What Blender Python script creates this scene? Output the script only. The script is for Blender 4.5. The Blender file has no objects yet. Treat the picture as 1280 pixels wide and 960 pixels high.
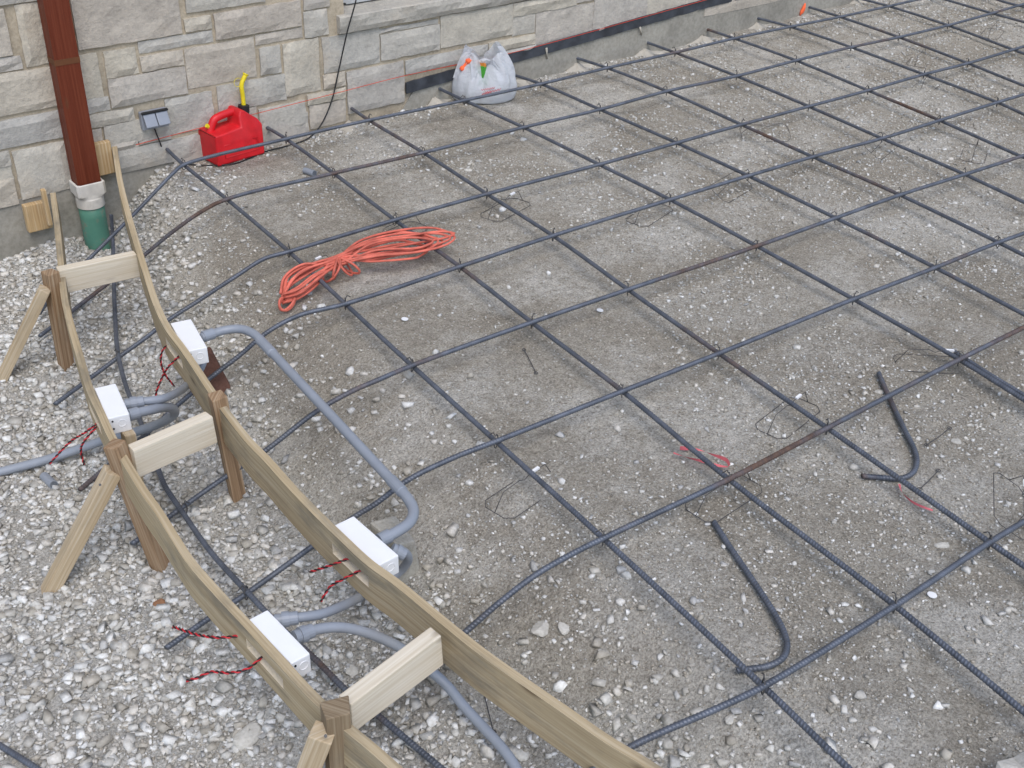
import bpy, bmesh, math, random
import numpy as np
from mathutils import Matrix, Vector
random.seed(7); RNG = np.random.default_rng(7)
SC = bpy.context.scene; COL = SC.collection
# ------------------------------------------------------------------ camera
CAM = np.array([-1.64622308, -4.32175343, 1.83906045]); F = 1450.0
_w = np.array([2.06518053, -0.668471442, 0.399861054])
def _rot(w):
    t = np.linalg.norm(w); k = w / t
    K = np.array([[0, -k[2], k[1]], [k[2], 0, -k[0]], [-k[1], k[0], 0]])
    return np.eye(3) + math.sin(t) * K + (1 - math.cos(t)) * K @ K
R = _rot(_w)
cd = bpy.data.cameras.new('camera'); cam = bpy.data.objects.new('camera', cd); COL.objects.link(cam)
cd.sensor_width = 36; cd.lens = F / 1280 * 36; cd.clip_start = .05; cd.clip_end = 200
M = Matrix.Identity(4)
for i in range(3):
    M[i][0], M[i][1], M[i][2], M[i][3] = R[0][i], -R[1][i], -R[2][i], CAM[i]
cam.matrix_world = M; SC.camera = cam
# ------------------------------------------------------------------ light
wd = bpy.data.worlds.new('World'); SC.world = wd; wd.use_nodes = True
nt = wd.node_tree; bg = nt.nodes['Background']; sk = nt.nodes.new('ShaderNodeTexSky'); sk.sky_type = 'NISHITA'
sk.sun_disc = False; SUN_EL, SUN_AZ = math.radians(58), math.radians(200)
sk.sun_elevation = SUN_EL; sk.sun_rotation = SUN_AZ; sk.air_density = 1.0; sk.dust_density = 1.8; sk.ozone_density = 1.0
nt.links.new(sk.outputs[0], bg.inputs[0]); bg.inputs[1].default_value = 0.125
sl = bpy.data.lights.new('sun', 'SUN'); so = bpy.data.objects.new('sun', sl); COL.objects.link(so)
sl.energy = 1.0; sl.angle = math.radians(40); sl.color = (1, .97, .93)
_d = Vector((math.sin(SUN_AZ) * math.cos(SUN_EL), math.cos(SUN_AZ) * math.cos(SUN_EL), math.sin(SUN_EL)))
so.rotation_euler = _d.to_track_quat('Z', 'Y').to_euler(); so.location = (0, 0, 6)
SC.view_settings.view_transform = 'Standard'; SC.view_settings.look = 'None'
SC.view_settings.exposure = 0.78; SC.view_settings.gamma = 1
# ------------------------------------------------------------------ pixel -> place
WA, WB = 0.02192987, 0.23239274                     # wall plane y = WA x + WB
def ray(u, v): return R.T @ np.array([(u - 640) / F, (v - 480) / F, 1.])
def P(u, v, z=0.):
    d = ray(u, v); return CAM + d * ((z - CAM[2]) / d[2])
def W(u, v, off=0.):
    d = ray(u, v); n = np.array([-WA, 1, 0]); return CAM + d * ((WB - off - n @ CAM) / (n @ d))
def J(X):
    c = (np.asarray(X) - CAM) @ R.T; return np.stack([640 + F * c[..., 0] / c[..., 2], 480 + F * c[..., 1] / c[..., 2]], -1)
def wy(x): return WA * x + WB
IN_PX = [(143, 183), (151, 231), (165, 284), (181, 336), (195.6, 380), (210, 410), (227, 433), (245.6, 460), (264, 488), (291.5, 526),
         (313.4, 553), (334, 574), (359, 602), (394, 639), (427, 671), (461.5, 703), (496, 728), (552, 774), (598, 811), (648, 847), (704.6, 886), (761, 925), (814, 957), (880, 1005)]
OUT_PX = [(66, 241), (71, 280), (76, 330), (81, 375), (87.5, 402), (100, 445), (113, 488), (127, 518), (140, 546), (179, 612), (197.5, 638), (220, 674),
          (237, 700), (269, 737), (312, 783), (354, 829), (393, 871), (430, 905), (471, 939), (490, 956), (550, 1008)]
ZTOP = .052
def zout(v): return float(np.interp(v, [241, 340, 480], [-.045, .015, .045]))
IN_C = np.array([P(u, v, ZTOP) for u, v in IN_PX]); OUT_C = np.array([P(u, v, zout(v)) for u, v in OUT_PX])
def xin(y):
    o = np.argsort(IN_C[:, 1]); return np.interp(y, IN_C[o, 1], IN_C[o, 0])
_tab = {}
def vnoise(x, y, sc, seed=0):
    if seed not in _tab: _tab[seed] = np.random.default_rng(1000 + seed).random((257, 257))
    T = _tab[seed]; x = np.asarray(x) * sc + 77.7; y = np.asarray(y) * sc + 33.3
    xi = np.floor(x).astype(int); yi = np.floor(y).astype(int); fx = x - xi; fy = y - yi
    fx = fx * fx * (3 - 2 * fx); fy = fy * fy * (3 - 2 * fy); xi %= 256; yi %= 256
    return (T[xi, yi] * (1 - fx) + T[xi + 1, yi] * fx) * (1 - fy) + (T[xi, yi + 1] * (1 - fx) + T[xi + 1, yi + 1] * fx) * fy
def sstep(a, b, t):
    t = np.clip((t - a) / (b - a), 0, 1); return t * t * (3 - 2 * t)
def gsmooth(x, y):
    x = np.asarray(x, float); y = np.asarray(y, float); xi = xin(y)
    top = -.062 - .03 * (1 - sstep(0.3, 2.2, x)) * sstep(-1.0, .25, y) + .02 * sstep(2.5, 5, x)
    xt = np.maximum(-.04, xi + .22)
    t = sstep(0, 1, (x - (xi - .1)) / (xt - xi + .1)); mid = -.29
    z = mid + (top - mid) * t
    return z - .04 * sstep(.02, .45, xi - .1 - x)
def ground(x, y):
    x = np.asarray(x, float); y = np.asarray(y, float)
    l = sstep(.35, -.1, x - xin(y)); pit = .075 * np.exp(-((x + .34) ** 2 + (y - .13) ** 2) / .012)
    return gsmooth(x, y) - pit + (vnoise(x, y, 2.2, 1) - .5) * (.018 + .025 * l) + (vnoise(x, y, 9, 2) - .5) * (.008 + .012 * l) + (vnoise(x, y, 34, 3) - .5) * (.004 + .006 * l)
def d_left(x, y):
    q = x - xin(y) + (vnoise(x, y, 5, 19) - .5) * .3; return .84 * sstep(.3, -.12, q) + .16 * sstep(.6, .15, q)
def Pg(u, v, off=0.):
    z = -.15
    for _ in range(40):
        p = P(u, v, z); z = .5 * z + .5 * (float(ground(p[0], p[1])) + off)
    return P(u, v, z)
# ------------------------------------------------------------------ materials
def mat(name, rough=.8, spec=.3):
    m = bpy.data.materials.new(name); m.use_nodes = True; t = m.node_tree; b = t.nodes['Principled BSDF']
    b.inputs['Roughness'].default_value = rough; b.inputs['Specular IOR Level'].default_value = spec
    return m, t, b
def N(t, k, **kw):
    n = t.nodes.new('ShaderNode' + k)
    for a, v in kw.items():
        if a in n.inputs: n.inputs[a].default_value = v
        else: setattr(n, a, v)
    return n
def noise(t, vec, scale, detail=4, rough=.55):
    n = N(t, 'TexNoise', Scale=scale, Detail=detail, Roughness=rough)
    if vec is not None: t.links.new(vec, n.inputs['Vector'])
    return n.outputs['Fac']
def ramp(t, fac, stops):
    r = N(t, 'ValToRGB'); e = r.color_ramp.elements
    while len(e) < len(stops): e.new(.5)
    for el, (p, c) in zip(e, stops): el.position = p; el.color = (*c, 1) if len(c) == 3 else c
    t.links.new(fac, r.inputs[0]); return r.outputs[0]
def mix(t, fac, a, b, mode='MIX'):
    m = N(t, 'Mix', data_type='RGBA', blend_type=mode)
    for s, v in ((0, fac), (6, a), (7, b)):
        if isinstance(v, (int, float)): m.inputs[s].default_value = v
        elif isinstance(v, tuple): m.inputs[s].default_value = (*v, 1)
        else: t.links.new(v, m.inputs[s])
    return m.outputs[2]
def bump(t, b, h, strength=.5, dist=.01):
    n = N(t, 'Bump', Strength=strength, Distance=dist); t.links.new(h, n.inputs['Height']); t.links.new(n.outputs[0], b.inputs['Normal'])
def coord(t, k='Object'): return N(t, 'TexCoord').outputs[k]
def plain(name, c, rough=.5, spec=.4, var=.12, scale=30, bs=.15, bd=.002):
    m, t, b = mat(name, rough, spec); v = coord(t)
    f = noise(t, v, scale); t.links.new(ramp(t, f, [(.3, tuple(q * (1 - var) for q in c)), (.7, tuple(min(1, q * (1 + var)) for q in c))]), b.inputs['Base Color'])
    bump(t, b, noise(t, v, scale * 6), bs, bd); return m
MT = {}
def m_silt():
    m, t, b = mat('silt', .95, .12); v = coord(t)
    base = ramp(t, noise(t, v, 1.9, 6), [(.3, (.315, .285, .234)), (.5, (.365, .335, .281)), (.72, (.42, .39, .333))])
    dust = ramp(t, noise(t, v, 1.7, 10, .72), [(.47, (0, 0, 0)), (.60, (1, 1, 1))])
    at = N(t, 'Attribute', attribute_name='lime')
    c = mix(t, mix(t, .62, (0, 0, 0), dust), base, (.60, .58, .53)); c = mix(t, mix(t, .85, (0, 0, 0), at.outputs['Color']), c, (.60, .59, .555))
    c = mix(t, .85, c, ramp(t, noise(t, v, 34, 10, .8), [(.34, (.66, .65, .63)), (.5, (1, 1, 1)), (.66, (1.28, 1.28, 1.28))]), 'MULTIPLY')
    c = mix(t, .9, c, ramp(t, noise(t, v, 150, 4, .8), [(.38, (.58, .57, .55)), (.5, (1, 1, 1)), (.62, (1.35, 1.35, 1.35))]), 'MULTIPLY')
    vo = N(t, 'TexVoronoi', Scale=120.); t.links.new(v, vo.inputs['Vector']); wn = N(t, 'TexWhiteNoise'); t.links.new(vo.outputs['Color'], wn.inputs['Vector'])
    sp = N(t, 'Math', operation='GREATER_THAN'); sp.inputs[1].default_value = .93; t.links.new(wn.outputs['Value'], sp.inputs[0])
    ed = N(t, 'Math', operation='LESS_THAN'); ed.inputs[1].default_value = .36; t.links.new(vo.outputs['Distance'], ed.inputs[0])
    mm = N(t, 'Math', operation='MULTIPLY'); t.links.new(sp.outputs[0], mm.inputs[0]); t.links.new(ed.outputs[0], mm.inputs[1])
    c = mix(t, mm.outputs[0], c, (.62, .61, .57))
    t.links.new(c, b.inputs['Base Color'])
    h = N(t, 'Math', operation='ADD'); t.links.new(noise(t, v, 75, 8, .78), h.inputs[0]); t.links.new(noise(t, v, 17, 6, .65), h.inputs[1])
    bump(t, b, h.outputs[0], .9, .016); return m
def m_gravel():
    m, t, b = mat('crushed_limestone', .92, .15); a = N(t, 'Attribute', attribute_name='tint'); v = coord(t)
    c = mix(t, .5, a.outputs['Color'], ramp(t, noise(t, v, 120, 3), [(.3, (.6, .58, .53)), (.7, (1.1, 1.1, 1.1))]), 'MULTIPLY')
    t.links.new(c, b.inputs['Base Color']); bump(t, b, noise(t, v, 260, 3), .4, .003); return m
def m_stone():
    m, t, b = mat('split_limestone', .9, .15); v = coord(t); oi = N(t, 'ObjectInfo')
    base = ramp(t, oi.outputs['Random'], [(0, (.48, .45, .39)), (.22, (.43, .42, .39)), (.45, (.51, .47, .39)), (.62, (.48, .435, .375)), (.82, (.42, .41, .385)), (1, (.53, .50, .435))])
    vv = N(t, 'VectorMath', operation='ADD'); t.links.new(v, vv.inputs[0]); t.links.new(oi.outputs['Random'], vv.inputs[1])
    n1 = noise(t, v, 9, 6, .65); n2 = noise(t, v, 55, 5, .7)
    c = mix(t, .8, base, ramp(t, n1, [(.25, (.74, .73, .72)), (.5, (1, .99, .97)), (.75, (1.18, 1.17, 1.14))]), 'MULTIPLY')
    c = mix(t, .7, c, ramp(t, n2, [(.3, (.74, .74, .75)), (.55, (1, 1, 1)), (.75, (1.14, 1.14, 1.12))]), 'MULTIPLY')
    st = ramp(t, noise(t, v, 4.5, 5, .6), [(.58, (0, 0, 0)), (.75, (1, 1, 1))])
    c = mix(t, mix(t, .35, (0, 0, 0), st), c, (.40, .32, .23))
    t.links.new(c, b.inputs['Base Color'])
    h = N(t, 'Math', operation='ADD'); t.links.new(noise(t, v, 38, 6, .7), h.inputs[0]); t.links.new(n2, h.inputs[1])
    bump(t, b, h.outputs[0], .5, .010); return m
def m_wood(name, dark, mid, light, grey=.35, rough=.8):
    m, t, b = mat(name, rough, .2); uv = coord(t, 'UV'); oi = N(t, 'ObjectInfo')
    mp = N(t, 'Mapping'); mp.inputs['Scale'].default_value = (1.6, 95, 1); t.links.new(uv, mp.inputs['Vector'])
    cb = N(t, 'CombineXYZ'); rm = N(t, 'Math', operation='MULTIPLY'); rm.inputs[1].default_value = 37; t.links.new(oi.outputs['Random'], rm.inputs[0])
    t.links.new(rm.outputs[0], cb.inputs[2]); t.links.new(rm.outputs[0], cb.inputs[0]); t.links.new(cb.outputs[0], mp.inputs['Location'])
    g = noise(t, mp.outputs[0], 1.6, 6, .6)
    c = ramp(t, g, [(.3, dark), (.5, mid), (.68, light)])
    mp2 = N(t, 'Mapping'); mp2.inputs['Scale'].default_value = (2.5, 9, 1); t.links.new(uv, mp2.inputs['Vector']); t.links.new(cb.outputs[0], mp2.inputs['Location'])
    gs = ramp(t, noise(t, mp2.outputs[0], 1.3, 6, .65), [(.5, (0, 0, 0)), (.68, (1, 1, 1))])
    c = mix(t, mix(t, grey, (0, 0, 0), gs), c, (.13, .125, .105))
    kn = N(t, 'TexVoronoi', Scale=1.0); mp3 = N(t, 'Mapping'); mp3.inputs['Scale'].default_value = (3.2, 11, 1); t.links.new(uv, mp3.inputs['Vector']); t.links.new(cb.outputs[0], mp3.inputs['Location']); t.links.new(mp3.outputs[0], kn.inputs['Vector'])
    kf = ramp(t, kn.outputs['Distance'], [(.05, (1, 1, 1)), (.13, (0, 0, 0))])
    c = mix(t, mix(t, .7, (0, 0, 0), kf), c, (.10, .06, .03))
    t.links.new(c, b.inputs['Base Color']); bump(t, b, g, .35, .003); return m
def m_steel(name, rust):
    m, t, b = mat(name, .55, .5); v = coord(t); oi = N(t, 'ObjectInfo')
    b.inputs['Metallic'].default_value = .35
    base = ramp(t, noise(t, v, 25, 4), [(.3, (.075, .085, .105)), (.7, (.14, .156, .19))])
    n = N(t, 'TexNoise', Scale=1.6, Detail=6., Roughness=.7, noise_dimensions='4D'); t.links.new(v, n.inputs['Vector'])
    wv = N(t, 'Math', operation='MULTIPLY'); wv.inputs[1].default_value = 50; t.links.new(oi.outputs['Random'], wv.inputs[0]); t.links.new(wv.outputs[0], n.inputs['W'])
    f = ramp(t, n.outputs['Fac'], [(.60 - rust, (0, 0, 0)), (.72 - rust, (1, 1, 1))])
    rc = ramp(t, noise(t, v, 60, 4), [(.3, (.07, .035, .018)), (.7, (.20, .10, .045))])
    f2 = mix(t, .7, (0, 0, 0), f)
    t.links.new(mix(t, f2, base, rc), b.inputs['Base Color'])
    r = N(t, 'MapRange'); r.inputs[3].default_value = .45; r.inputs[4].default_value = .9; t.links.new(f, r.inputs[0]); t.links.new(r.outputs[0], b.inputs['Roughness'])
    bump(t, b, noise(t, v, 300, 3), .25, .001); return m
def m_concrete(name, c, sc=1.):
    m, t, b = mat(name, .92, .15); v = coord(t)
    k = ramp(t, noise(t, v, 5 * sc, 6, .65), [(.3, tuple(q * .72 for q in c)), (.5, c), (.72, tuple(q * 1.2 for q in c))])
    k = mix(t, .6, k, ramp(t, noise(t, v, 70 * sc, 4, .6), [(.32, (.7, .69, .66)), (.6, (1.05, 1.05, 1.05))]), 'MULTIPLY')
    t.links.new(k, b.inputs['Base Color']); bump(t, b, noise(t, v, 45 * sc, 6, .7), .5, .006); return m
MT['silt'] = m_silt(); MT['gravel'] = m_gravel(); MT['stone'] = m_stone()
MT['board'] = m_wood('weathered_board', (.32, .245, .145), (.42, .335, .21), (.50, .42, .29), .6)
MT['lumber'] = m_wood('fresh_lumber', (.55, .47, .34), (.63, .56, .44), (.70, .64, .53), .06)
MT['stake'] = m_wood('stake_wood', (.17, .105, .06), (.29, .19, .11), (.41, .31, .21), .45)
MT['oldstake'] = m_wood('old_stake_wood', (.13, .09, .055), (.22, .165, .105), (.31, .25, .17), .4)
MT['brace'] = m_wood('brace_wood', (.36, .27, .165), (.47, .375, .25), (.57, .49, .37), .3)
MT['block'] = m_wood('stained_block', (.36, .23, .11), (.48, .34, .18), (.57, .46, .31), .25)
MT['steel'] = m_steel('rebar_steel', .035); MT['rusty'] = m_steel('rusty_rebar', .09); MT['wire'] = plain('tie_steel', (.06, .058, .058), .5, .5)
MT['mortar'] = m_concrete('mortar', (.43, .37, .28), 1.2); MT['found'] = m_concrete('foundation_concrete', (.32, .305, .265), .8)
MT['dust'] = plain('drill_dust', (.44, .41, .35), .95, .1, .1, 20, .4, .006)
MT['white'] = plain('white_pvc', (.80, .81, .82), .4, .4, .02, 30, .03, .001); MT['grey'] = plain('grey_pvc', (.25, .275, .315), .42, .45, .08, 14, .05, .001)
MT['greydark'] = plain('grey_fitting', (.20, .225, .27), .45, .45, .08, 40, .1, .001); MT['black'] = plain('black_plastic', (.015, .015, .017), .5, .4)
MT['redwire'] = plain('red_insulation', (.50, .02, .03), .4, .4); MT['blackwire'] = plain('black_insulation', (.02, .012, .014), .4, .4)
MT['canred'] = plain('red_polyethylene', (.56, .012, .018), .42, .4, .15, 22, .15, .002); MT['yellow'] = plain('yellow_plastic', (.72, .58, .02), .4, .4)
MT['brown'] = m_wood('brown_spout_paint', (.105, .022, .010), (.135, .030, .014), (.165, .042, .02), .05, .5)
MT['tape'] = plain('tan_tape', (.13, .05, .02), .6, .3)
MT['green'] = None; MT['orange'] = plain('orange_cord', (.60, .145, .10), .6, .3, .35, 16)
MT['pvcw'] = plain('dirty_white_pvc', (.60, .58, .53), .5, .4, .14, 25); MT['brick'] = m_concrete('red_brick', (.16, .085, .065), 2)
MT['chunk'] = m_concrete('concrete_lump', (.40, .385, .34), 2); MT['string'] = plain('red_string', (.60, .06, .03), .7, .2)
MT['hotorange'] = plain('fluorescent_orange', (.95, .16, .06), .6, .2); MT['pink'] = plain('red_ribbon', (.62, .14, .16), .5, .4)
MT['flash'] = plain('black_flashing', (.045, .05, .06), .6, .4, .5, 12, .3, .004); MT['frame'] = plain('window_frame', (.45, .46, .46), .4, .4, .05)
MT['dglass'] = plain('dark_glass', (.02, .022, .025), .08, .5, .05); MT['boxgreen'] = plain('green_print', (.09, .45, .05), .5, .4, .2, 60); MT['boxor'] = plain('orange_print', (.85, .30, .05), .5, .4, .1)
MT['lidgrey'] = plain('grey_cover', (.25, .27, .31), .4, .45, .05)
def m_green():
    m, t, b = mat('green_drain_pipe', .55, .35); v = coord(t)
    c = ramp(t, noise(t, v, 8), [(.3, (.075, .21, .155)), (.7, (.12, .29, .22))])
    f = ramp(t, noise(t, v, 32, 5, .7), [(.55, (0, 0, 0)), (.66, (1, 1, 1))]); c = mix(t, mix(t, .7, (0, 0, 0), f), c, (.22, .18, .14))
    t.links.new(c, b.inputs['Base Color']); return m
MT['green'] = m_green()
def m_bag():
    m, t, b = mat('bag_film', .35, .5); b.inputs['Base Color'].default_value = (.80, .82, .86, 1); o = t.nodes['Material Output']
    tr = N(t, 'BsdfTranslucent'); tr.inputs[0].default_value = (.80, .82, .86, 1); tp = N(t, 'BsdfTransparent')
    a = N(t, 'MixShader'); a.inputs[0].default_value = .35; t.links.new(b.outputs[0], a.inputs[1]); t.links.new(tr.outputs[0], a.inputs[2])
    c = N(t, 'MixShader'); c.inputs[0].default_value = .14; t.links.new(a.outputs[0], c.inputs[1]); t.links.new(tp.outputs[0], c.inputs[2]); t.links.new(c.outputs[0], o.inputs[0])
    bump(t, b, noise(t, coord(t), 24, 6, .7), .9, .02); return m
MT['bag'] = m_bag()
# ------------------------------------------------------------------ object helpers
LOC = {}
def prop(o, label=None, cat=None, group=None, kind=None):
    for k, v in (('label', label), ('category', cat), ('group', group), ('kind', kind)):
        if v: o[k] = v
    return o
def thing(name, loc, label, cat, group=None):
    o = bpy.data.objects.new(name, None); COL.objects.link(o); o.location = tuple(loc); o.empty_display_size = .05
    LOC[o.name] = np.array(loc, float); return prop(o, label, cat, group)
def mesh(name, v, f, m, parent=None, smooth=False, uv=None, loc=None):
    v = np.asarray(v, float)
    if parent is not None: base = LOC[parent.name]
    elif loc is not None: base = np.asarray(loc, float)
    else: base = np.array([v[:, 0].mean(), v[:, 1].mean(), v[:, 2].min()])
    me = bpy.data.meshes.new(name); me.from_pydata((v - base).tolist(), [], [tuple(int(i) for i in q) for q in f]); me.update()
    if smooth: me.polygons.foreach_set('use_smooth', [True] * len(me.polygons))
    if uv is not None:
        l = me.uv_layers.new(name='UVMap'); vi = np.empty(len(me.loops), int); me.loops.foreach_get('vertex_index', vi)
        l.data.foreach_set('uv', np.asarray(uv, float)[vi].ravel())
    me.materials.append(MT[m] if isinstance(m, str) else m)
    o = bpy.data.objects.new(name, me); COL.objects.link(o); LOC[o.name] = base
    if parent is not None:
        o.parent = parent; o.location = (0, 0, 0)
        if parent.type == 'MESH': pass
    else: o.location = tuple(base)
    return o
def join(parts):
    V = []; Fc = []; n = 0
    for v, f in parts:
        V.append(np.asarray(v, float)); Fc += [tuple(int(i) + n for i in q) for q in f]; n += len(v)
    return np.concatenate(V), Fc
def spline(pts, step):
    p = np.asarray(pts, float)
    if len(p) == 2: d = [p[0], p[1]]
    q = np.vstack([2 * p[0] - p[1], p, 2 * p[-1] - p[-2]]); out = []
    for i in range(1, len(q) - 2):
        a, b, c, e = q[i - 1:i + 3]
        t0 = 0; t1 = max(np.linalg.norm(b - a), 1e-6) ** .5; t2 = t1 + max(np.linalg.norm(c - b), 1e-6) ** .5; t3 = t2 + max(np.linalg.norm(e - c), 1e-6) ** .5
        n = max(2, int(np.linalg.norm(c - b) / .004)); t = np.linspace(t1, t2, n, endpoint=False)[:, None]
        A1 = (t1 - t) / t1 * a + t / t1 * b; A2 = (t2 - t) / (t2 - t1) * b + (t - t1) / (t2 - t1) * c; A3 = (t3 - t) / (t3 - t2) * c + (t - t2) / (t3 - t2) * e
        B1 = (t2 - t) / t2 * A1 + t / t2 * A2; B2 = (t3 - t) / (t3 - t1) * A2 + (t - t1) / (t3 - t1) * A3
        out.append((t2 - t) / (t2 - t1) * B1 + (t - t1) / (t2 - t1) * B2)
    out.append(p[-1:]); d = np.concatenate(out)
    s = np.r_[0, np.cumsum(np.linalg.norm(np.diff(d, axis=0), axis=1))]; n = max(2, int(round(s[-1] / step)) + 1); ss = np.linspace(0, s[-1], n)
    return np.stack([np.interp(ss, s, d[:, k]) for k in range(3)], 1)
def frames(p):
    T = np.gradient(p, axis=0); T /= np.linalg.norm(T, axis=1)[:, None] + 1e-12
    n = np.cross(T[0], [0, 0, 1.]); n = n if np.linalg.norm(n) > 1e-3 else np.array([1., 0, 0]); n /= np.linalg.norm(n); Ns = []
    for t in T:
        n = n - t * (n @ t); n /= np.linalg.norm(n) + 1e-12; Ns.append(n)
    Ns = np.array(Ns); return T, Ns, np.cross(T, Ns)
def tube(p, r, k=8, skew=0, cap=True):
    p = np.asarray(p, float); n = len(p); T, A, B = frames(p); r = np.broadcast_to(np.asarray(r, float), (n,))
    a = np.arange(k) / k * 2 * math.pi; ca, sa = np.cos(a), np.sin(a)
    v = p[:, None] + r[:, None, None] * (A[:, None] * ca[None, :, None] + B[:, None] * sa[None, :, None]) + skew * T[:, None] * ca[None, :, None]
    v = v.reshape(-1, 3); i = np.arange(n - 1)[:, None] * k; j = np.arange(k)[None]; j2 = (j + 1) % k
    f = np.stack([i + j, i + j2, i + k + j2, i + k + j], -1).reshape(-1, 4).tolist()
    if cap: f += [list(range(k))[::-1], [(n - 1) * k + q for q in range(k)]]
    return v, f
def rebar(pts, r=.0074):
    p = spline(pts, .0088); n = len(p); i = np.arange(n)              # four rings to a rib
    q = np.concatenate([np.stack([np.interp(i[:-1] + d, i, p[:, c]) for c in range(3)], 1)[:, None] for d in (0, .42, .58, .84)], 1).reshape(-1, 3)
    return tube(q, np.tile([r - .0003, r - .0003, r + .00055, r + .00055], n - 1), 8, .003)
def boxv(c, ax, ay, az):
    c, ax, ay, az = [np.asarray(q, float) for q in (c, ax, ay, az)]
    v = [c + sx * ax + sy * ay + sz * az for sz in (-1, 1) for sx, sy in ((-1, -1), (1, -1), (1, 1), (-1, 1))]
    f = [(3, 2, 1, 0), (4, 5, 6, 7), (0, 1, 5, 4), (1, 2, 6, 5), (2, 3, 7, 6), (3, 0, 4, 7)]
    if np.dot(np.cross(ax, ay), az) < 0: f = [q[::-1] for q in f]
    return np.array(v), f
def bevel(v, f, off=.003, seg=2):
    bm = bmesh.new(); vs = [bm.verts.new(q) for q in v]
    for q in f: bm.faces.new([vs[i] for i in q])
    bmesh.ops.recalc_face_normals(bm, faces=bm.faces)
    bmesh.ops.bevel(bm, geom=list(bm.edges), offset=off, segments=seg, profile=.6, affect='EDGES')
    bm.verts.index_update(); V = np.array([q.co[:] for q in bm.verts]); Fc = [[q.index for q in g.verts] for g in bm.faces]; bm.free(); return V, Fc
def unit(a): a = np.asarray(a, float); return a / np.linalg.norm(a)
def lumber(name, a, b, w, h, m, parent, side=None, jit=.0015, off=.003):
    """stick from a to b (centre line), w across, h deep; uv runs along it"""
    a, b = np.asarray(a, float), np.asarray(b, float); T = unit(b - a); S = unit(np.cross(T, [0, 0, 1])) if side is None else unit(side - T * (np.asarray(side) @ T)); U = np.cross(S, T)
    v, f = boxv((a + b) / 2, T * np.linalg.norm(b - a) / 2, S * w / 2, U * h / 2)
    v = v + RNG.normal(0, jit, v.shape); v, f = bevel(v, f, off, 2); d = v - a
    return mesh(name, v, f, m, parent, uv=np.stack([d @ T, d @ S * .8 + d @ U], 1))
# ------------------------------------------------------------------ ground
def grid_ground():
    xs = np.r_[np.linspace(-14, -2.2, 30)[:-1], np.arange(-2.2, 6.6, .026), np.linspace(6.6, 20, 30)[1:]]
    ys = np.r_[np.linspace(-16, -4.2, 30)[:-1], np.arange(-4.2, .5, .026)]
    X, Y = np.meshgrid(xs, ys, indexing='ij'); Z = ground(X, Y); nx, ny = X.shape
    i = (np.arange(nx - 1)[:, None] * ny + np.arange(ny - 1)[None]).ravel(); f = np.stack([i, i + ny, i + ny + 1, i + 1], 1)
    v = np.stack([X, Y, Z], -1).reshape(-1, 3)
    me = bpy.data.meshes.new('ground'); me.vertices.add(len(v)); me.vertices.foreach_set('co', v.ravel()); me.loops.add(f.size); me.loops.foreach_set('vertex_index', f.ravel())
    me.polygons.add(len(f)); me.polygons.foreach_set('loop_start', np.arange(len(f)) * 4); me.polygons.foreach_set('use_smooth', np.ones(len(f), bool)); me.update(calc_edges=True); me.materials.append(MT['silt'])
    lm = d_left(v[:, 0], v[:, 1]) * (.5 + .5 * vnoise(v[:, 0], v[:, 1], 3, 11)); at = me.attributes.new('lime', 'FLOAT_COLOR', 'POINT'); at.data.foreach_set('color', np.c_[lm, lm, lm, np.ones(len(lm))].ravel())
    o = bpy.data.objects.new('ground', me); COL.objects.link(o); prop(o, 'grey silty ground strewn with crushed limestone', 'ground', kind='structure')
grid_ground()
ICO_F = [(0, 11, 5), (0, 5, 1), (0, 1, 7), (0, 7, 10), (0, 10, 11), (1, 5, 9), (5, 11, 4), (11, 10, 2), (10, 7, 6), (7, 1, 8), (3, 9, 4), (3, 4, 2), (3, 2, 6), (3, 6, 8), (3, 8, 9), (4, 9, 5), (2, 4, 11), (6, 2, 10), (8, 6, 7), (9, 8, 1)]
_t = (1 + 5 ** .5) / 2
ICO_V = np.array([(-1, _t, 0), (1, _t, 0), (-1, -_t, 0), (1, -_t, 0), (0, -1, _t), (0, 1, _t), (0, -1, -_t), (0, 1, -_t), (_t, 0, -1), (_t, 0, 1), (-_t, 0, -1), (-_t, 0, 1)]) / math.sqrt(1 + _t * _t)
CUB_V = np.array([(x, y, z) for z in (-.72, .72) for x, y in ((-.8, -.75), (.8, -.75), (.8, .75), (-.8, .75))])
CUB_F = [(3, 2, 1), (3, 1, 0), (4, 5, 6), (4, 6, 7), (0, 1, 5), (0, 5, 4), (1, 2, 6), (1, 6, 5), (2, 3, 7), (2, 7, 6), (3, 0, 4), (3, 4, 7)]
OCT_V = np.array([(1, 0, 0), (-1, 0, 0), (0, 1, 0), (0, -1, 0), (0, 0, 1), (0, 0, -1)], float)
OCT_F = [(0, 2, 4), (2, 1, 4), (1, 3, 4), (3, 0, 4), (2, 0, 5), (1, 2, 5), (3, 1, 5), (0, 3, 5)]
def stone_tints(n, white):
    if white < 0: return np.array([[.39, .358, .302]]) * RNG.uniform(.72, 1.3, (n, 1))
    b = np.array([[.60, .59, .555], [.50, .485, .445], [.70, .70, .68], [.42, .395, .345], [.61, .585, .535], [.47, .47, .46]])
    pw = np.array([.26, .2, .10 + .22 * white, .2, .2, .12]); pw /= pw.sum()
    return b[RNG.choice(6, n, p=pw)] * RNG.uniform(.82, 1.12, (n, 1))
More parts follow.
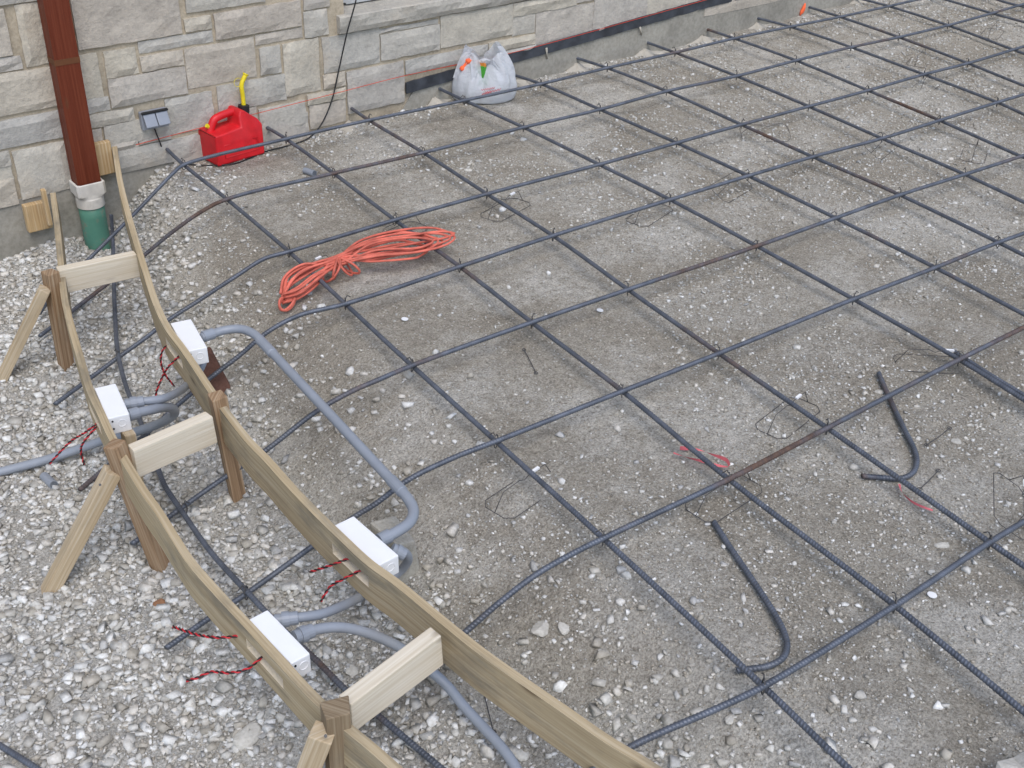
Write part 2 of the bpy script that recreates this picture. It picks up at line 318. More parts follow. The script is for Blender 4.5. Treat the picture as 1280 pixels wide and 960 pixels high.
def scatter(n, smin, smax, power, dens):
    """points over the ground seen in (or just outside) the picture, kept with probability dens"""
    x = RNG.uniform(-2.6, 7.0, n); y = RNG.uniform(-4.0, .26, n); y = np.minimum(y, wy(x) - .01)
    g = ground(x, y); q = np.stack([x, y, g], 1); c = (q - CAM) @ R.T; u = 640 + F * c[:, 0] / c[:, 2]; w = 480 + F * c[:, 1] / c[:, 2]
    ok = (c[:, 2] > .3) & (u > -160) & (u < 1440) & (w > -60) & (w < 1100)
    s = smin * (1 - RNG.random(n) * (1 - (smin / smax) ** power)) ** (-1 / power)
    px = s * F / np.maximum(c[:, 2], .5); ok &= (px > 1.6) & (RNG.random(n) < dens(x, y, s)); return q[ok], s[ok]
def stones_mesh(name, sets, label):
    V = []; Fc = []; Tn = []; nb = 0
    for pos, s, bv, bf, white in sets:
        n = len(pos); K = len(bv); var = np.stack([bv * np.random.default_rng(50 + i).uniform(.62, 1.25, (K, 1)) + np.random.default_rng(90 + i).normal(0, .16, (K, 3)) for i in range(14)])
        sc = np.stack([RNG.uniform(.75, 1.3, n), RNG.uniform(.6, 1.0, n), RNG.uniform(.4, .8, n)], 1) * (s / 2)[:, None]
        v = var[RNG.integers(0, 14, n)] * sc[:, None]
        a, b = RNG.uniform(0, 6.283, n), RNG.normal(0, .5, n); ca, sa, cb, sb = np.cos(a), np.sin(a), np.cos(b), np.sin(b); z0 = 0 * a
        Rm = np.stack([np.stack([ca, -sa * cb, sa * sb], 1), np.stack([sa, ca * cb, -ca * sb], 1), np.stack([z0, sb, cb], 1)], 1)
        v = np.einsum('nij,nkj->nki', Rm, v) + pos[:, None] + np.stack([z0, z0, s * RNG.uniform(.02, .22, n)], 1)[:, None]
        V.append(v.reshape(-1, 3)); Fc.append((np.array(bf)[None] + (np.arange(n) * K)[:, None, None]).reshape(-1, 3) + nb); nb += n * K
        Tn.append(np.repeat(stone_tints(n, white), K, 0))
    V = np.concatenate(V); Fc = np.concatenate(Fc); Tn = np.concatenate(Tn)
    me = bpy.data.meshes.new(name); me.vertices.add(len(V)); me.vertices.foreach_set('co', V.ravel()); me.loops.add(Fc.size); me.loops.foreach_set('vertex_index', Fc.ravel().astype(np.int32))
    me.polygons.add(len(Fc)); me.polygons.foreach_set('loop_start', np.arange(len(Fc)) * 3); me.update(calc_edges=True)
    at = me.attributes.new('tint', 'FLOAT_COLOR', 'POINT'); at.data.foreach_set('color', np.c_[Tn, np.ones(len(Tn))].ravel())
    me.materials.append(MT['gravel']); o = bpy.data.objects.new(name, me); COL.objects.link(o); prop(o, label, 'gravel', kind='stuff'); return len(Fc)
def patch(x, y):
    n = .5 * vnoise(x, y, 1.6, 5) + .3 * vnoise(x, y, 4.1, 6) + .2 * vnoise(x, y, 9, 7); return sstep(.42, .68, n)
def dens_l(x, y, s): return d_left(x, y) * (.45 + .55 * sstep(.30, .52, .6 * vnoise(x, y, 3, 11) + .4 * vnoise(x, y, 8, 12)))
def dens_s(x, y, s): return (1 - d_left(x, y)) * (.05 + .5 * patch(x, y) + .3 * sstep(1.8, 4.2, x)) * np.where(s > .02, .35, 1)
def dens_w(x, y, s): return sstep(.16, .02, wy(x) - y - .03 * vnoise(x, y, 6, 8)) * (x > -.2) * .8
g1 = scatter(310000, .009, .036, 1.55, dens_l); g2 = scatter(150000, .006, .021, 2.2, dens_s); g3 = scatter(160000, .006, .03, 1.7, dens_w)
g5 = scatter(420000, .004, .011, 1.6, lambda x, y, s: .2 + .3 * vnoise(x, y, 2.5, 14))
g4 = scatter(330000, .0035, .0075, 1.2, lambda x, y, s: .07 + .4 * d_left(x, y) + .3 * patch(x, y))
PICK = [(1173, 882, 24), (1074, 871, 26), (1184, 944, 26), (876, 774, 24), (844, 843, 24), (904, 684, 18), (1207, 714, 28), (1234, 779, 24), (1260, 763, 22), (193, 861, 26), (135, 691, 34), (198, 723, 30), (609, 942, 28), (701, 857, 34), (685, 343, 24), (635, 360, 22), (568, 553, 20), (544, 441, 26), (587, 472, 24), (702, 602, 26), (701, 546, 26), (771, 537, 24), (560, 534, 20), (414, 474, 22), (879, 385, 26), (969, 486, 24), (1067, 587, 26), (1095, 333, 26), (627, 263, 30), (654, 175, 28), (255, 640, 30), (330, 880, 36), (60, 900, 36), (110, 810, 34), (230, 905, 32), (30, 800, 32), (500, 930, 40), (540, 905, 36), (95, 640, 34), (40, 680, 32), (270, 880, 34), (160, 930, 38)]
g6 = (np.array([Pg(u, v) for u, v, _ in PICK]), np.array([q / 1000 * 1.15 for _, _, q in PICK]))
nt_ = stones_mesh('gravel', [(*g6, ICO_V, ICO_F, 3.), *[(g1[0][k::3], g1[1][k::3], *sh, 1.) for k, sh in enumerate(((ICO_V, ICO_F), (CUB_V, CUB_F), (CUB_V, CUB_F)))], *[(g2[0][k::2], g2[1][k::2], *sh, .5) for k, sh in enumerate(((ICO_V, ICO_F), (CUB_V, CUB_F)))], (*g3, ICO_V, ICO_F, .7), (*g4, OCT_V, OCT_F, .6), (*g5, OCT_V, OCT_F, -1)], 'loose crushed pale limestone gravel spread over the ground')
print('TRIS', nt_, [len(q[0]) for q in (g1, g2, g3, g4)])
def rock(c, r, seed, flat=.55):
    bm = bmesh.new(); bmesh.ops.create_icosphere(bm, subdivisions=2, radius=1); rg = np.random.default_rng(seed); d = [unit(rg.normal(0, 1, 3)) for _ in range(9)]; h = rg.uniform(.55, .92, 9)
    for v in bm.verts:
        q = np.array(v.co)
        for n, k in zip(d, h):
            e = q @ n
            if e > k: q = q - n * (e - k)
        v.co = q
    V = np.array([v.co[:] for v in bm.verts]); Fc = [[v.index for v in f.verts] for f in bm.faces]; bm.free()
    a = rg.uniform(0, 6.28); Rm = np.array([[math.cos(a), -math.sin(a), 0], [math.sin(a), math.cos(a), 0], [0, 0, 1]])
    return (V * [1.15, .8, flat] * r) @ Rm.T + c, Fc
def add_tint(o, c):
    me = o.data; at = me.attributes.new('tint', 'FLOAT_COLOR', 'POINT'); at.data.foreach_set('color', np.tile([*c, 1.], len(me.vertices)))
# ------------------------------------------------------------------ house wall
TL_ = {'A': (0, 0, 5.645), 'B': (0, 160, 5.645), 'C': (200, 0, 5.645), 'D': (400, 0, 5.333), 'E': (620, 0, 5.333), 'F': (830, 0, 2.844), 'G': (0, 0, 2.909)}
def wp(t, x, y):
    ox, oy, s = TL_[t]; q = W(ox + x / s, oy + y / s); return q[0], q[2]
ST = [('A', -200, -150, 'A', 262, -8), ('A', -200, 88, 'A', 75, 375), ('A', -200, 446, 'A', 152, 478), ('A', 98, 34, 'A', 350, 435), ('A', -200, 562, 'A', 400, 735), ('A', -200, 895, 'A', 448, 953),
      ('B', -200, 208, 'B', 68, 250), ('B', -200, 308, 'B', 85, 350), ('B', -200, 413, 'B', 122, 522), ('B', 84, 165, 'B', 510, 415), ('A', 470, -130, 'C', 146, 226), ('A', 470, 405, 'A', 722, 672),
      ('A', 728, 368, 'A', 968, 508), ('A', 972, 300, 'C', 364, 285), ('A', 985, 402, 'C', 160, 445), ('A', 757, 565, 'C', 185, 648), ('A', 560, 715, 'A', 768, 766), ('A', 560, 828, 'A', 940, 835),
      ('A', 600, 925, 'A', 715, 988), ('A', 728, 893, 'A', 1190, 940), ('B', 720, 125, 'B', 968, 122), ('B', 976, 73, 'B', 1195, 64), ('B', 735, 182, 'G', 722, 560), ('C', 158, -140, 'C', 730, 0),
      ('C', 165, 137, 'C', 352, 192), ('C', 374, 97, 'C', 988, 172), ('C', 167, 348, 'C', 676, 532), ('C', 667, 250, 'C', 998, 255), ('C', 694, 342, 'C', 846, 498), ('C', 858, 312, 'C', 1126, 626),
      ('C', 1008, 86, 'C', 1178, 232), ('C', 1003, -60, 'C', 1184, 38), ('D', 10, 252, 'D', 390, 412), ('D', 14, 502, 'D', 157, 556), ('C', 1032, 670, 'D', 158, 644), ('C', 394, 612, 'C', 880, 692),
      ('C', 32, 705, 'C', 382, 880), ('C', 690, 772, 'C', 1025, 890), ('C', 400, 806, 'C', 676, 830), ('C', 1048, 752, 'D', 165, 800), ('G', 622, 512, 'G', 1120, 520), ('D', 398, 232, 'D', 788, 322),
      ('D', 392, 198, 'D', 778, 150), ('D', 798, 108, 'D', 1275, 222), ('D', 172, 482, 'D', 552, 668), ('D', 564, 404, 'D', 1106, 378), ('E', -55, 287, 'E', 247, 284), ('E', -60, 362, 'E', 250, 322),
      ('E', 114, -100, 'E', 525, 28), ('E', 108, 117, 'E', 250, 207), ('E', 264, 88, 'E', 645, 235), ('E', 657, -100, 'E', 984, 168), ('E', 998, -80, 'E', 1405, 80), ('F', 160, -140, 'F', 440, -8), ('E', 537, -100, 'E', 645, -10)]
wall = thing('stone_wall', (2, wy(2), -.1), 'pale split limestone house wall with tan mortar above a concrete footing', 'wall')
WT = unit([1, WA, 0]); WN = unit([WA, -1, 0])           # along the wall, out of the wall (towards the yard)
def wpt(x, z, off): return np.array([x, wy(x), z]) + WN * off
def stone(x0, x1, z0, z1, seed, prot=.0125):
    rg = np.random.default_rng(seed); g = -.0028; x0 += g; x1 -= g; z0 += g; z1 -= g
    if x1 - x0 < .02 or z1 - z0 < .012: return
    nx = max(3, min(9, int((x1 - x0) / .03) + 2)); nz = max(3, min(8, int((z1 - z0) / .03) + 2)); V = []; prot = prot + rg.uniform(-.004, .006)
    tx, tz = rg.normal(0, .02, 2); sd = int(seed) % 40
    for i in range(nx):
        for j in range(nz):
            a, b = i / (nx - 1), j / (nz - 1); e = (i in (0, nx - 1)) or (j in (0, nz - 1)); x = x0 + (x1 - x0) * a; z = z0 + (z1 - z0) * b
            o = max(.0075, prot + .002 + tx * (a - .5) * .3 + tz * (b - .5) * .3 + float(vnoise(x + sd, z, 14, 21) - .5) * .008)
            if e: o = prot * .8 + rg.uniform(-.0015, .0015); x += rg.uniform(-.0022, .0022); z += rg.uniform(-.0022, .0022)
            V.append(wpt(x, z, o))
    Fc = [(i * nz + j, (i + 1) * nz + j, (i + 1) * nz + j + 1, i * nz + j + 1) for i in range(nx - 1) for j in range(nz - 1)]
    ring = [i * nz for i in range(nx)] + [(nx - 1) * nz + j for j in range(1, nz)] + [i * nz + nz - 1 for i in range(nx - 2, -1, -1)] + [j for j in range(nz - 2, 0, -1)]
    n0 = len(V)
    for k in ring: V.append(V[k] - WN * (WN @ (V[k] - wpt(V[k][0], 0, -.005)) ))
    m_ = len(ring)
    Fc += [(ring[k], n0 + k, n0 + (k + 1) % m_, ring[(k + 1) % m_]) for k in range(m_)]
    # outward orientation
    mesh('stone', V, Fc, 'stone', wall, smooth=False)
rects = []
for k, (ta, xa, ya, tb, xb, yb) in enumerate(ST):
    x0, z1 = wp(ta, xa, ya); x1, z0 = wp(tb, xb, yb)
    if x1 > .86: z1 = min(z1, .331)
    if x0 < -.62: x0 = -.86 - .13 * (k % 3)
    rects.append((x0, x1, z0, z1)); stone(x0, x1, z0, z1, 100 + k)
def free(x0, x1, z0, z1): return not any(a < x1 - .012 and b > x0 + .012 and c < z1 - .012 and d > z0 + .012 for a, b, c, d in rects)
rg = random.Random(3)
def courses(xa, xb, za, zb):
    z = za
    while z < zb:
        h = rg.choice([.075, .11, .15, .19]); h = min(h, zb - z); x = xa
        while x < xb:
            w = rg.uniform(.13, .38); w = min(w, xb - x)
            if free(x, x + w, z, z + h): rects.append((x, x + w, z, z + h)); stone(x, x + w, z, z + h, rg.randrange(9999))
            x += w
        z += h
courses(-2.6, .86, .74, 1.25); courses(-2.4, -.90, -.10, .74); courses(2.62, 5.6, .36, .95); courses(3.36, 6.0, .17, .34); courses(-.3, .86, .58, .74); courses(.44, .86, .51, .74)
# mortar bed, higher wall above the frame, footing, flashing, sill, window
def slab(name, x0, x1, z0, z1, o0, o1, m, parent, uv=False):
    v, f = boxv((wpt((x0 + x1) / 2, (z0 + z1) / 2, (o0 + o1) / 2)), WT * (x1 - x0) / 2, WN * (o1 - o0) / 2, np.array([0, 0, (z1 - z0) / 2])); return mesh(name, v, f, m, parent)
slab('mortar_bed', -4.5, .885, -.095, 5.2, -.20, .0035, 'mortar', wall); slab('mortar_bed', .885, 2.6, -.095, .335, -.20, .0035, 'mortar', wall); slab('mortar_bed', 2.6, 9.5, -.095, 5.2, -.20, .0035, 'mortar', wall); slab('mortar_bed', .885, 2.6, 1.6, 5.2, -.20, .0035, 'mortar', wall)
def foot_pt():
    V = []; xs = np.linspace(-4.5, 9.5, 140)
    for x in xs:
        zt = np.interp(x, [-.9, -.2, .0, 1.15, 1.19, 3.13, 6], [-.10, -.055, -.03, -.12, .012, .118, .2]); o = .006 if x < 1.17 else .012
        V += [wpt(x, -.7, o), wpt(x, zt, o), wpt(x, zt, -.06), wpt(x, -.7, -.06)]
    n = len(xs); Fc = [(4 * i + a, 4 * i + 4 + a, 4 * i + 4 + (a + 1) % 4, 4 * i + (a + 1) % 4) for i in range(n - 1) for a in range(4)]; mesh('footing', V, Fc, 'found', wall)
foot_pt()
def flashing():
    a = W(504, 104); xs = np.linspace(1.19, 6, 120); V = []
    for i, x in enumerate(xs):
        zc = np.interp(x, [1.19, 3.13, 6], [.033, .142, .26]); j = RNG.normal(0, .0015); h = .026 + RNG.normal(0, .001)
        V += [wpt(x, zc - h, .014), wpt(x, zc - h, .022 + j), wpt(x, zc + h, .022 + j), wpt(x, zc + h, .014)]
    n = len(xs); Fc = [(4 * i + b, 4 * i + 4 + b, 4 * i + 4 + (b + 1) % 4, 4 * i + (b + 1) % 4) for i in range(n - 1) for b in range(4)] + [(0, 1, 2, 3)]; mesh('flashing', V, Fc, 'flash', wall)
flashing()
for u0, v0, u1, v1 in ((683, 60, 684, 73), (800, 34, 802, 43)): mesh('mortar_drip', *tube([W(u0, v0, .026), W((u0 + u1) / 2, (v0 + v1) / 2, .025), W(u1, v1, .016)], [.006, .004, .005], 8), 'dust', wall, smooth=True)
def sill():
    x0, x1, z0, z1 = .845, 2.62, .339, .418; V = []; n = 60; xs = np.linspace(x0, x1, n)
    for x in xs:
        r = lambda s: (float(vnoise(x, s, 16, 23)) - .5) * .014
        V += [wpt(x, z0, .0), wpt(x, z0 + .002, .022 + r(0)), wpt(x, z0 + .025, .034 + r(1)), wpt(x, z0 + .055, .036 + r(2)), wpt(x, z1 - .004, .036 + r(3)), wpt(x, z1, .028), wpt(x, z1 + .008, -.12), wpt(x, z0, -.12)]
    Fc = [(8 * i + b, 8 * i + 8 + b, 8 * i + 8 + (b + 1) % 8, 8 * i + (b + 1) % 8) for i in range(n - 1) for b in range(8)] + [tuple(range(8)), tuple(range(8 * n - 8, 8 * n))[::-1]]
    mesh('window_sill', V, Fc, 'stone', wall)
sill()
win = slab('window_pane', .9, 2.58, .44, 1.6, -.16, -.13, 'dglass', wall)
for a in ((.90, .95, .44, 1.6), (2.53, 2.58, .44, 1.6), (.95, 2.53, .432, .485)): slab('window_frame', *a, -.13, -.085, 'frame', wall)
# ------------------------------------------------------------------ things on the wall
def downspout():
    OFF = .052; b = W(108, 229, OFF); t = thing('downspout', wpt(b[0], b[2] - .28, OFF), 'reddish brown downspout with white adapter into green drain pipe at stone wall', 'downspout')
    x = b[0]; z = b[2]; hx, hy = .047, .036
    prof = []                                         # lightly fluted rectangular pipe
    for a0, a1, nn in (((-hx, -hy), (hx, -hy), 12), ((hx, -hy), (hx, hy), 6), ((hx, hy), (-hx, hy), 12), ((-hx, hy), (-hx, -hy), 6)):
        for k in range(nn):
            s = k / nn; px = a0[0] + (a1[0] - a0[0]) * s; py = a0[1] + (a1[1] - a0[1]) * s; q = 1 - (.02 if k % 4 == 2 else 0); prof.append((px * q, py * q))
    n = len(prof); V = [wpt(x + p, zz, OFF - q) for zz in (z - .02, 3.2) for p, q in prof]; Fc = [(k, (k + 1) % n, n + (k + 1) % n, n + k) for k in range(n)] + [tuple(range(n))[::-1]]
    V = np.array(V); mesh('pipe', V, Fc, 'brown', t, uv=np.stack([V[:, 2], V[:, 0] + V[:, 1]], 1))
    zs = W(77, 78, OFF + .036)[2]; v, f = boxv(wpt(x, zs, OFF), WT * (hx + .0015), WN * (hy + .0015), (0, 0, .011)); mesh('strap', v, f, 'tape', t)
    def ringv(rx, ry, zz, sq, k=32):
        o = []
        for i in range(k):
            a = 2 * math.pi * (i + .5) / k; c, s = math.cos(a), math.sin(a); m_ = max(abs(c), abs(s)); e = (1 - sq) + sq / m_; o.append(wpt(x + c * rx * e, zz, OFF + .004 + s * ry * e))
        return o
    rows = [(.054, .046, z + .014, 1), (.058, .05, z + .012, 1), (.058, .05, z - .035, 1), (.053, .052, z - .05, .25), (.055, .055, z - .055, 0), (.055, .055, z - .092, 0), (.050, .050, z - .094, 0)]
    V = sum([ringv(*r) for r in rows], []); k = 32; Fc = [(i * k + j, i * k + (j + 1) % k, (i + 1) * k + (j + 1) % k, (i + 1) * k + j) for i in range(len(rows) - 1) for j in range(k)]
    V += ringv(.050, .042, z + .014, 1); V += ringv(.049, .041, z - .03, 1); q = len(rows) * k; Fc += [(j, (j + 1) % k, q + (j + 1) % k, q + j) for j in range(k)] + [(q + j, q + (j + 1) % k, q + k + (j + 1) % k, q + k + j) for j in range(k)]
    mesh('adapter', V, Fc, 'pvcw', t)
    v, f = tube([wpt(x, z - .09 - .05 * i, OFF + .004) for i in range(9)], .051, 28); mesh('drain_pipe', v, f, 'green', t, smooth=True)
downspout()
def outlet():
    c = W(189, 146); t = thing('outlet_cover', wpt(c[0], c[2] - .04, .01), 'grey double flip lid weatherproof outlet cover on the stone wall', 'outlet cover'); x, z = c[0], c[2]
    v, f = bevel(*boxv(wpt(x, z, .026), WT * .057, WN * .014, (0, 0, .037)), .004); mesh('back_box', v, f, 'lidgrey', t)
    for s in (-1, 1):
        up = unit(np.array([0, 0, 1]) - .55 * WN); out = unit(np.cross(WT, up)); v, f = bevel(*boxv(wpt(x + s * .0265, z + .008, .056), WT * .0245, up * .03, out * .005), .003); mesh('flip_lid', v, f, 'lidgrey', t)
    v, f = bevel(*boxv(wpt(x, z + .036, .045), WT * .056, WN * .008, (0, 0, .004)), .002); mesh('hinge', v, f, 'black', t)
outlet()
cab = [W(190, 153, .04), W(194, 163, .03), W(200, 178, .03), Pg(208, 197, .02), Pg(222, 203, .008), Pg(245, 206, .006), Pg(290, 205, .006), Pg(333, 189, .006), Pg(360, 182, .006), Pg(385, 173, .008), W(400, 158, .035), W(414, 128, .03), W(424, 85, .03), W(434, 40, .055), W(445, 0, .065), W(452, -40, .06)]
prop(mesh('power_cable', *tube(spline(cab, .012), .0032, 6), 'black', smooth=True), 'thin black cable running from outlet behind the gas can and up the wall', 'cable')
st_ = [W(170, 181, .03), W(250, 160, .03), W(418, 117, .03), W(500, 96, .03), W(556, 84, .03), W(640, 66, .03), W(860, 6, .03), W(1000, -32, .03)]
prop(mesh('mason_line', *tube(spline(st_, .05), .0014, 5), 'string'), 'taut red mason line stretched along the base of the stone wall', 'string')
def nailer(name, px0, px1, m, th, label, o0=.016):
    a, b = W(*px0, o0), W(*px1, o0); c = (a + b) / 2; x0, x1, z0, z1 = a[0], b[0], b[2], a[2]
    v, f = bevel(*boxv(wpt((x0 + x1) / 2, (z0 + z1) / 2, o0 + th / 2), WT * (x1 - x0) / 2, WN * th / 2, (0, 0, (z1 - z0) / 2)), .004)
    o = mesh(name, v, f, m, uv=np.stack([v[:, 2], v[:, 0]], 1)); return prop(o, label, 'wood block', 'blocks fixed to the wall')
nailer('wood_block', (26, 255), (63, 281), 'block', .032, 'orange stained wood block fixed low on the wall left of downspout')
nailer('wood_block', (49, 236), (64, 279), 'block', .024, 'narrow upright wood cleat beside the orange stained wall block', .05)
nailer('wood_block', (114, 178), (141, 213), 'block', .03, 'stained wood block on wall right of the downspout')
for i, (u, v_) in enumerate(((433, 133), (541, 110), (637, 96), (719, 76), (803, 55), (876, 38), (944, 25), (1068, 0))):
    p = W(u, v_); x = p[0]; g = float(ground(x, wy(x) - .06)); h = [.03, .04, .035, .042, .04, .036, .03, .035][i]; V = []; nr, na = 6, 14
    for j in range(nr):
        s = j / (nr - 1)
        for k in range(na):
            a = -math.pi * k / (na - 1); rr = s * (.12 + .03 * math.sin(5 * a + i)); V.append([x + math.cos(a) * rr * 1.25 + .03 * s, wy(x) - .008 + math.sin(a) * rr * .95, g - .012 + h * (1 - s) ** 1.7 + (.012 * float(vnoise(x + math.cos(a) * rr, math.sin(a) * rr, 40, 17)) - .004) + .004 * math.sin(9 * a + 3 * s)])
    Fc = [(j * na + k, (j + 1) * na + k, (j + 1) * na + k + 1, j * na + k + 1) for j in range(nr - 1) for k in range(na - 1)]
    W8 = ['beside the black cable', 'left of the plastic bag', 'just right of the plastic bag', 'second right of the plastic bag', 'third right of the plastic bag', 'fourth right of the plastic bag', 'left of the orange blob', 'right of the orange blob'][i]
    prop(mesh('dust_pile', V, Fc, 'dust', smooth=True), 'pale drilling dust heap under a bar end ' + W8, 'dust pile', 'drilling dust heaps along the footing')
c = W(1003, 13, .02); V, Fc = rock(np.zeros(3), 1, 5, 1); V = V * [.02, .008, .042]; V[:, 0] += .35 * V[:, 2]; V = V + (vnoise(V[:, 0], V[:, 2], 90, 3) - .5)[:, None] * .008 + c
prop(mesh('orange_rag', V, Fc, 'hotorange', smooth=True), 'fluorescent orange rag stuck to the footing near the top edge', 'rag')
# ------------------------------------------------------------------ rebar mat
DP = {1: [(229.6, 206), (357.5, 173.6), (461.2, 150.2), (580.5, 125.5), (676, 104.8), (759.2, 84.9), (844, 65.7), (918, 48), (988, 33.4), (1050, 21), (1111, 7.7)],
      2: [(283.6, 249), (417, 216.6), (529, 190.8), (654.4, 159.2), (750, 136.8), (833.5, 114), (920.7, 95), (995, 75.6), (1064, 59), (1123.6, 46.4), (1185, 31.6), (1240, 16.5)],
      3: [(361, 314.5), (493.5, 275), (608.7, 242.4), (749, 205.6), (846, 178.6), (927, 155.8), (1011, 133), (1085, 113), (1155, 93), (1210, 79)],
      4: [(431.6, 379.8), (574.6, 333.3), (691.2, 294.6), (837.7, 249.6), (935.5, 219.8), (1016, 196), (1102.5, 173), (1174.6, 150.5), (1246.7, 128)],
      5: [(515, 457), (664.7, 403), (785, 361.9), (946, 307.6), (1044.5, 272.5), (1125, 243.7), (1206, 218)],
      6: [(620, 551.6), (778, 489), (898.6, 441.7), (1067, 374), (1169, 334.5), (1248, 303)], 7: [(754, 673), (911, 599), (1034, 535), (1199, 449.4)], 8: [(954, 858), (1118.6, 757), (1237, 678)]}
LEFT = {1: [(49, 392, -.27), (62, 374, -.265), (112, 323, -.22), (167, 268, -.13), (206, 227, -.03), (218, 215, -.008)], 2: [(50, 420, -.275), (139, 351, -.24), (179, 320, -.185), (213, 292, -.10), (251, 265, -.02)],
        3: [(69, 505, -.28), (117, 469.5, -.265), (149, 446, -.245), (181, 423, -.215), (212, 399, -.18), (248, 376, -.13), (297, 344, -.05), (329, 324, -.01)],
        4: [(100, 612, -.28), (131, 586, -.27), (181, 544, -.235), (220, 508, -.2), (262, 473, -.16), (301, 443, -.10), (333, 416, -.045), (372, 395, -.01)],
        5: [(165, 680, -.28), (228, 634, -.25), (279, 598, -.2), (332, 563, -.14), (396, 514, -.055), (440, 489, -.015), (470, 476, 0)],
        6: [(208, 810, -.28), (264, 771, -.265), (308, 742, -.24), (360, 705, -.2), (393, 681, -.18), (443, 646, -.125), (469, 630, -.09), (510, 600, -.035), (565, 573, -.005)],
        7: [(395, 944, -.27), (444, 906, -.26), (510, 852, -.20), (584, 788, -.115), (627, 751, -.06), (669, 719, -.02), (712, 694, -.004)], 8: [(655, 1025, -.15), (730, 970, -.06), (786, 935, -.02), (830, 914, -.008), (900, 884, 0)]}
RIGHT = {1: [(1145, 0), (1230, -17)], 2: [(1280, 5), (1340, -11)], 3: [(1280, 58), (1340, 40)], 4: [(1290, 115), (1340, 100)], 5: [(1290, 191), (1340, 175)], 6: [(1290, 288), (1340, 268)], 7: [(1280, 409), (1340, 378)], 8: [(1290, 646), (1345, 612)]}
mat_ = thing('rebar_mat', (2, -1.5, -.05), 'tied grid of dark ribbed steel reinforcing bars spread over the ground', 'rebar')
for a in range(1, 9):
    pts = [P(u, v, z + .008) for u, v, z in LEFT[a]] + [P(u, v, .008) for u, v in DP[a] + RIGHT[a]]
    mesh('bar', *rebar(pts), 'rusty' if a in (2, 7) else 'steel', mat_, smooth=True)
BS = {1: [(207, 185)], 2: [(330, 157)], 3: [(433, 131)], 4: [(541, 107)], 5: [(637, 92)], 6: [(719, 72)], 7: [(803, 51)], 8: [(875.7, 34)], 9: [(944, 22)], 10: [(1009, 8)], 11: [(1066, -4)], 12: [(1130, -16)]}
BE = {1: [(1060, 960), (1130, 1022)], 2: [(1280, 890), (1335, 938)], 3: [(1285, 711), (1340, 750)], 4: [(1285, 503), (1340, 538)], 5: [(1280, 393), (1340, 425)], 6: [(1290, 324), (1340, 349)], 7: [(1285, 255), (1340, 280)], 8: [(1280, 197), (1340, 222)],
      9: [(1285, 145), (1340, 167)], 10: [(1280, 107), (1340, 129)], 11: [(1280, 67), (1340, 88)], 12: [(1285, 29), (1340, 45)]}
for b in range(1, 13):
    pts = BS[b] + [DP[a][b - 1] for a in range(1, 9) if len(DP[a]) >= b] + BE[b]
    mesh('bar', *rebar([P(u, v, -.008) for u, v in pts]), 'rusty' if b in (3, 8) else 'steel', mat_, smooth=True)
mesh('bar', *rebar([P(1190, -27, -.008), P(1248, 0, -.008), P(1285, 10, -.008), P(1340, 26, -.008)]), 'steel', mat_, smooth=True)
mesh('bar', *rebar([P(1193, 440, -.01), P(1240, 470, -.01), P(1290, 500, -.01), P(1345, 534, -.01)]), 'steel', mat_, smooth=True)
LONG = [(139, 268, -.10), (141, 300, -.21), (142, 345, -.235), (144, 400, -.24), (148, 445, -.23), (160, 490, -.235), (170, 512, -.235), (180, 540, -.22), (195, 578, -.235), (205, 605, -.24), (228, 640, -.235), (262, 688, -.24), (309, 740, -.225), (350, 783, -.235), (395, 825, -.24), (432, 862, -.24), (467, 890, -.24), (545, 955, -.245), (600, 1000, -.25)]
mesh('bar', *rebar([P(u, v, z) for u, v, z in LONG]), 'steel', mat_, smooth=True)
def tie(c, seed):
    rg = np.random.default_rng(seed); a = np.linspace(0, 2 * math.pi, 15); e = rg.uniform(0, 3.14); d1 = np.array([math.cos(e), math.sin(e), 0]); d = unit(np.array([.55, .45, 0]) * rg.choice([-1, 1]) + rg.normal(0, .1, 3) * [1, 1, 0])
    loop = [c + d * .0115 * math.cos(q) + np.array([0, 0, 1]) * .0215 * math.sin(q) for q in a]; up = rg.uniform(.0, .008)
    tail = [c + np.array([0, 0, .02]), c + np.array([0, 0, .028]) + d1 * .008, c + np.array([0, 0, .02 + up]) + d1 * .012, c + np.array([0, 0, .014 + up]) + d1 * .02]
    return join([tube(loop, .0018, 5), tube([c + d1 * .003 + np.array([0, 0, .019]), *[np.array(q) for q in tail[1:]]], .0017, 5)])
k = 0
for a in DP:
    for u, v in DP[a]: k += 1; mesh('tie_wire', *tie(P(u, v, 0), k), 'wire', mat_)
for u, v, z in ((148, 446, -.238), (181, 542, -.228), (230, 637, -.243), (308, 741, -.232), (467, 889, -.238)): k += 1; mesh('tie_wire', *tie(P(u, v, z), k), 'wire', mat_)
# loose bars
def hook(px, label): return prop(mesh('hooked_bar', *rebar([Pg(u, v, o) for u, v, o in px]), 'rusty', smooth=True), label, 'rebar', 'loose bent bars on the ground')
hook([(892, 652, .012), (910, 680, .012), (940, 724, .014), (965, 762, .014), (980, 790, .014), (984, 808, .014), (978, 823, .014), (962, 832, .014), (940, 836, .014), (920, 838, .012)], 'loose hook shaped rebar on the ground nearest the bottom edge')
hook([(1098, 466, .012), (1112, 498, .012), (1132, 540, .014), (1143, 562, .014), (1146, 578, .014), (1140, 592, .014), (1126, 598, .014), (1104, 597, .012), (1077, 595, .012)], 'loose hook shaped rebar on the ground farther back, beside a red ribbon')
prop(mesh('straight_bar', *rebar([Pg(-45, 905, .012), Pg(0, 932, .012), Pg(48, 962, .012), Pg(90, 990, .012)]), 'steel', smooth=True), 'rebar end lying on gravel in the bottom left corner', 'rebar')
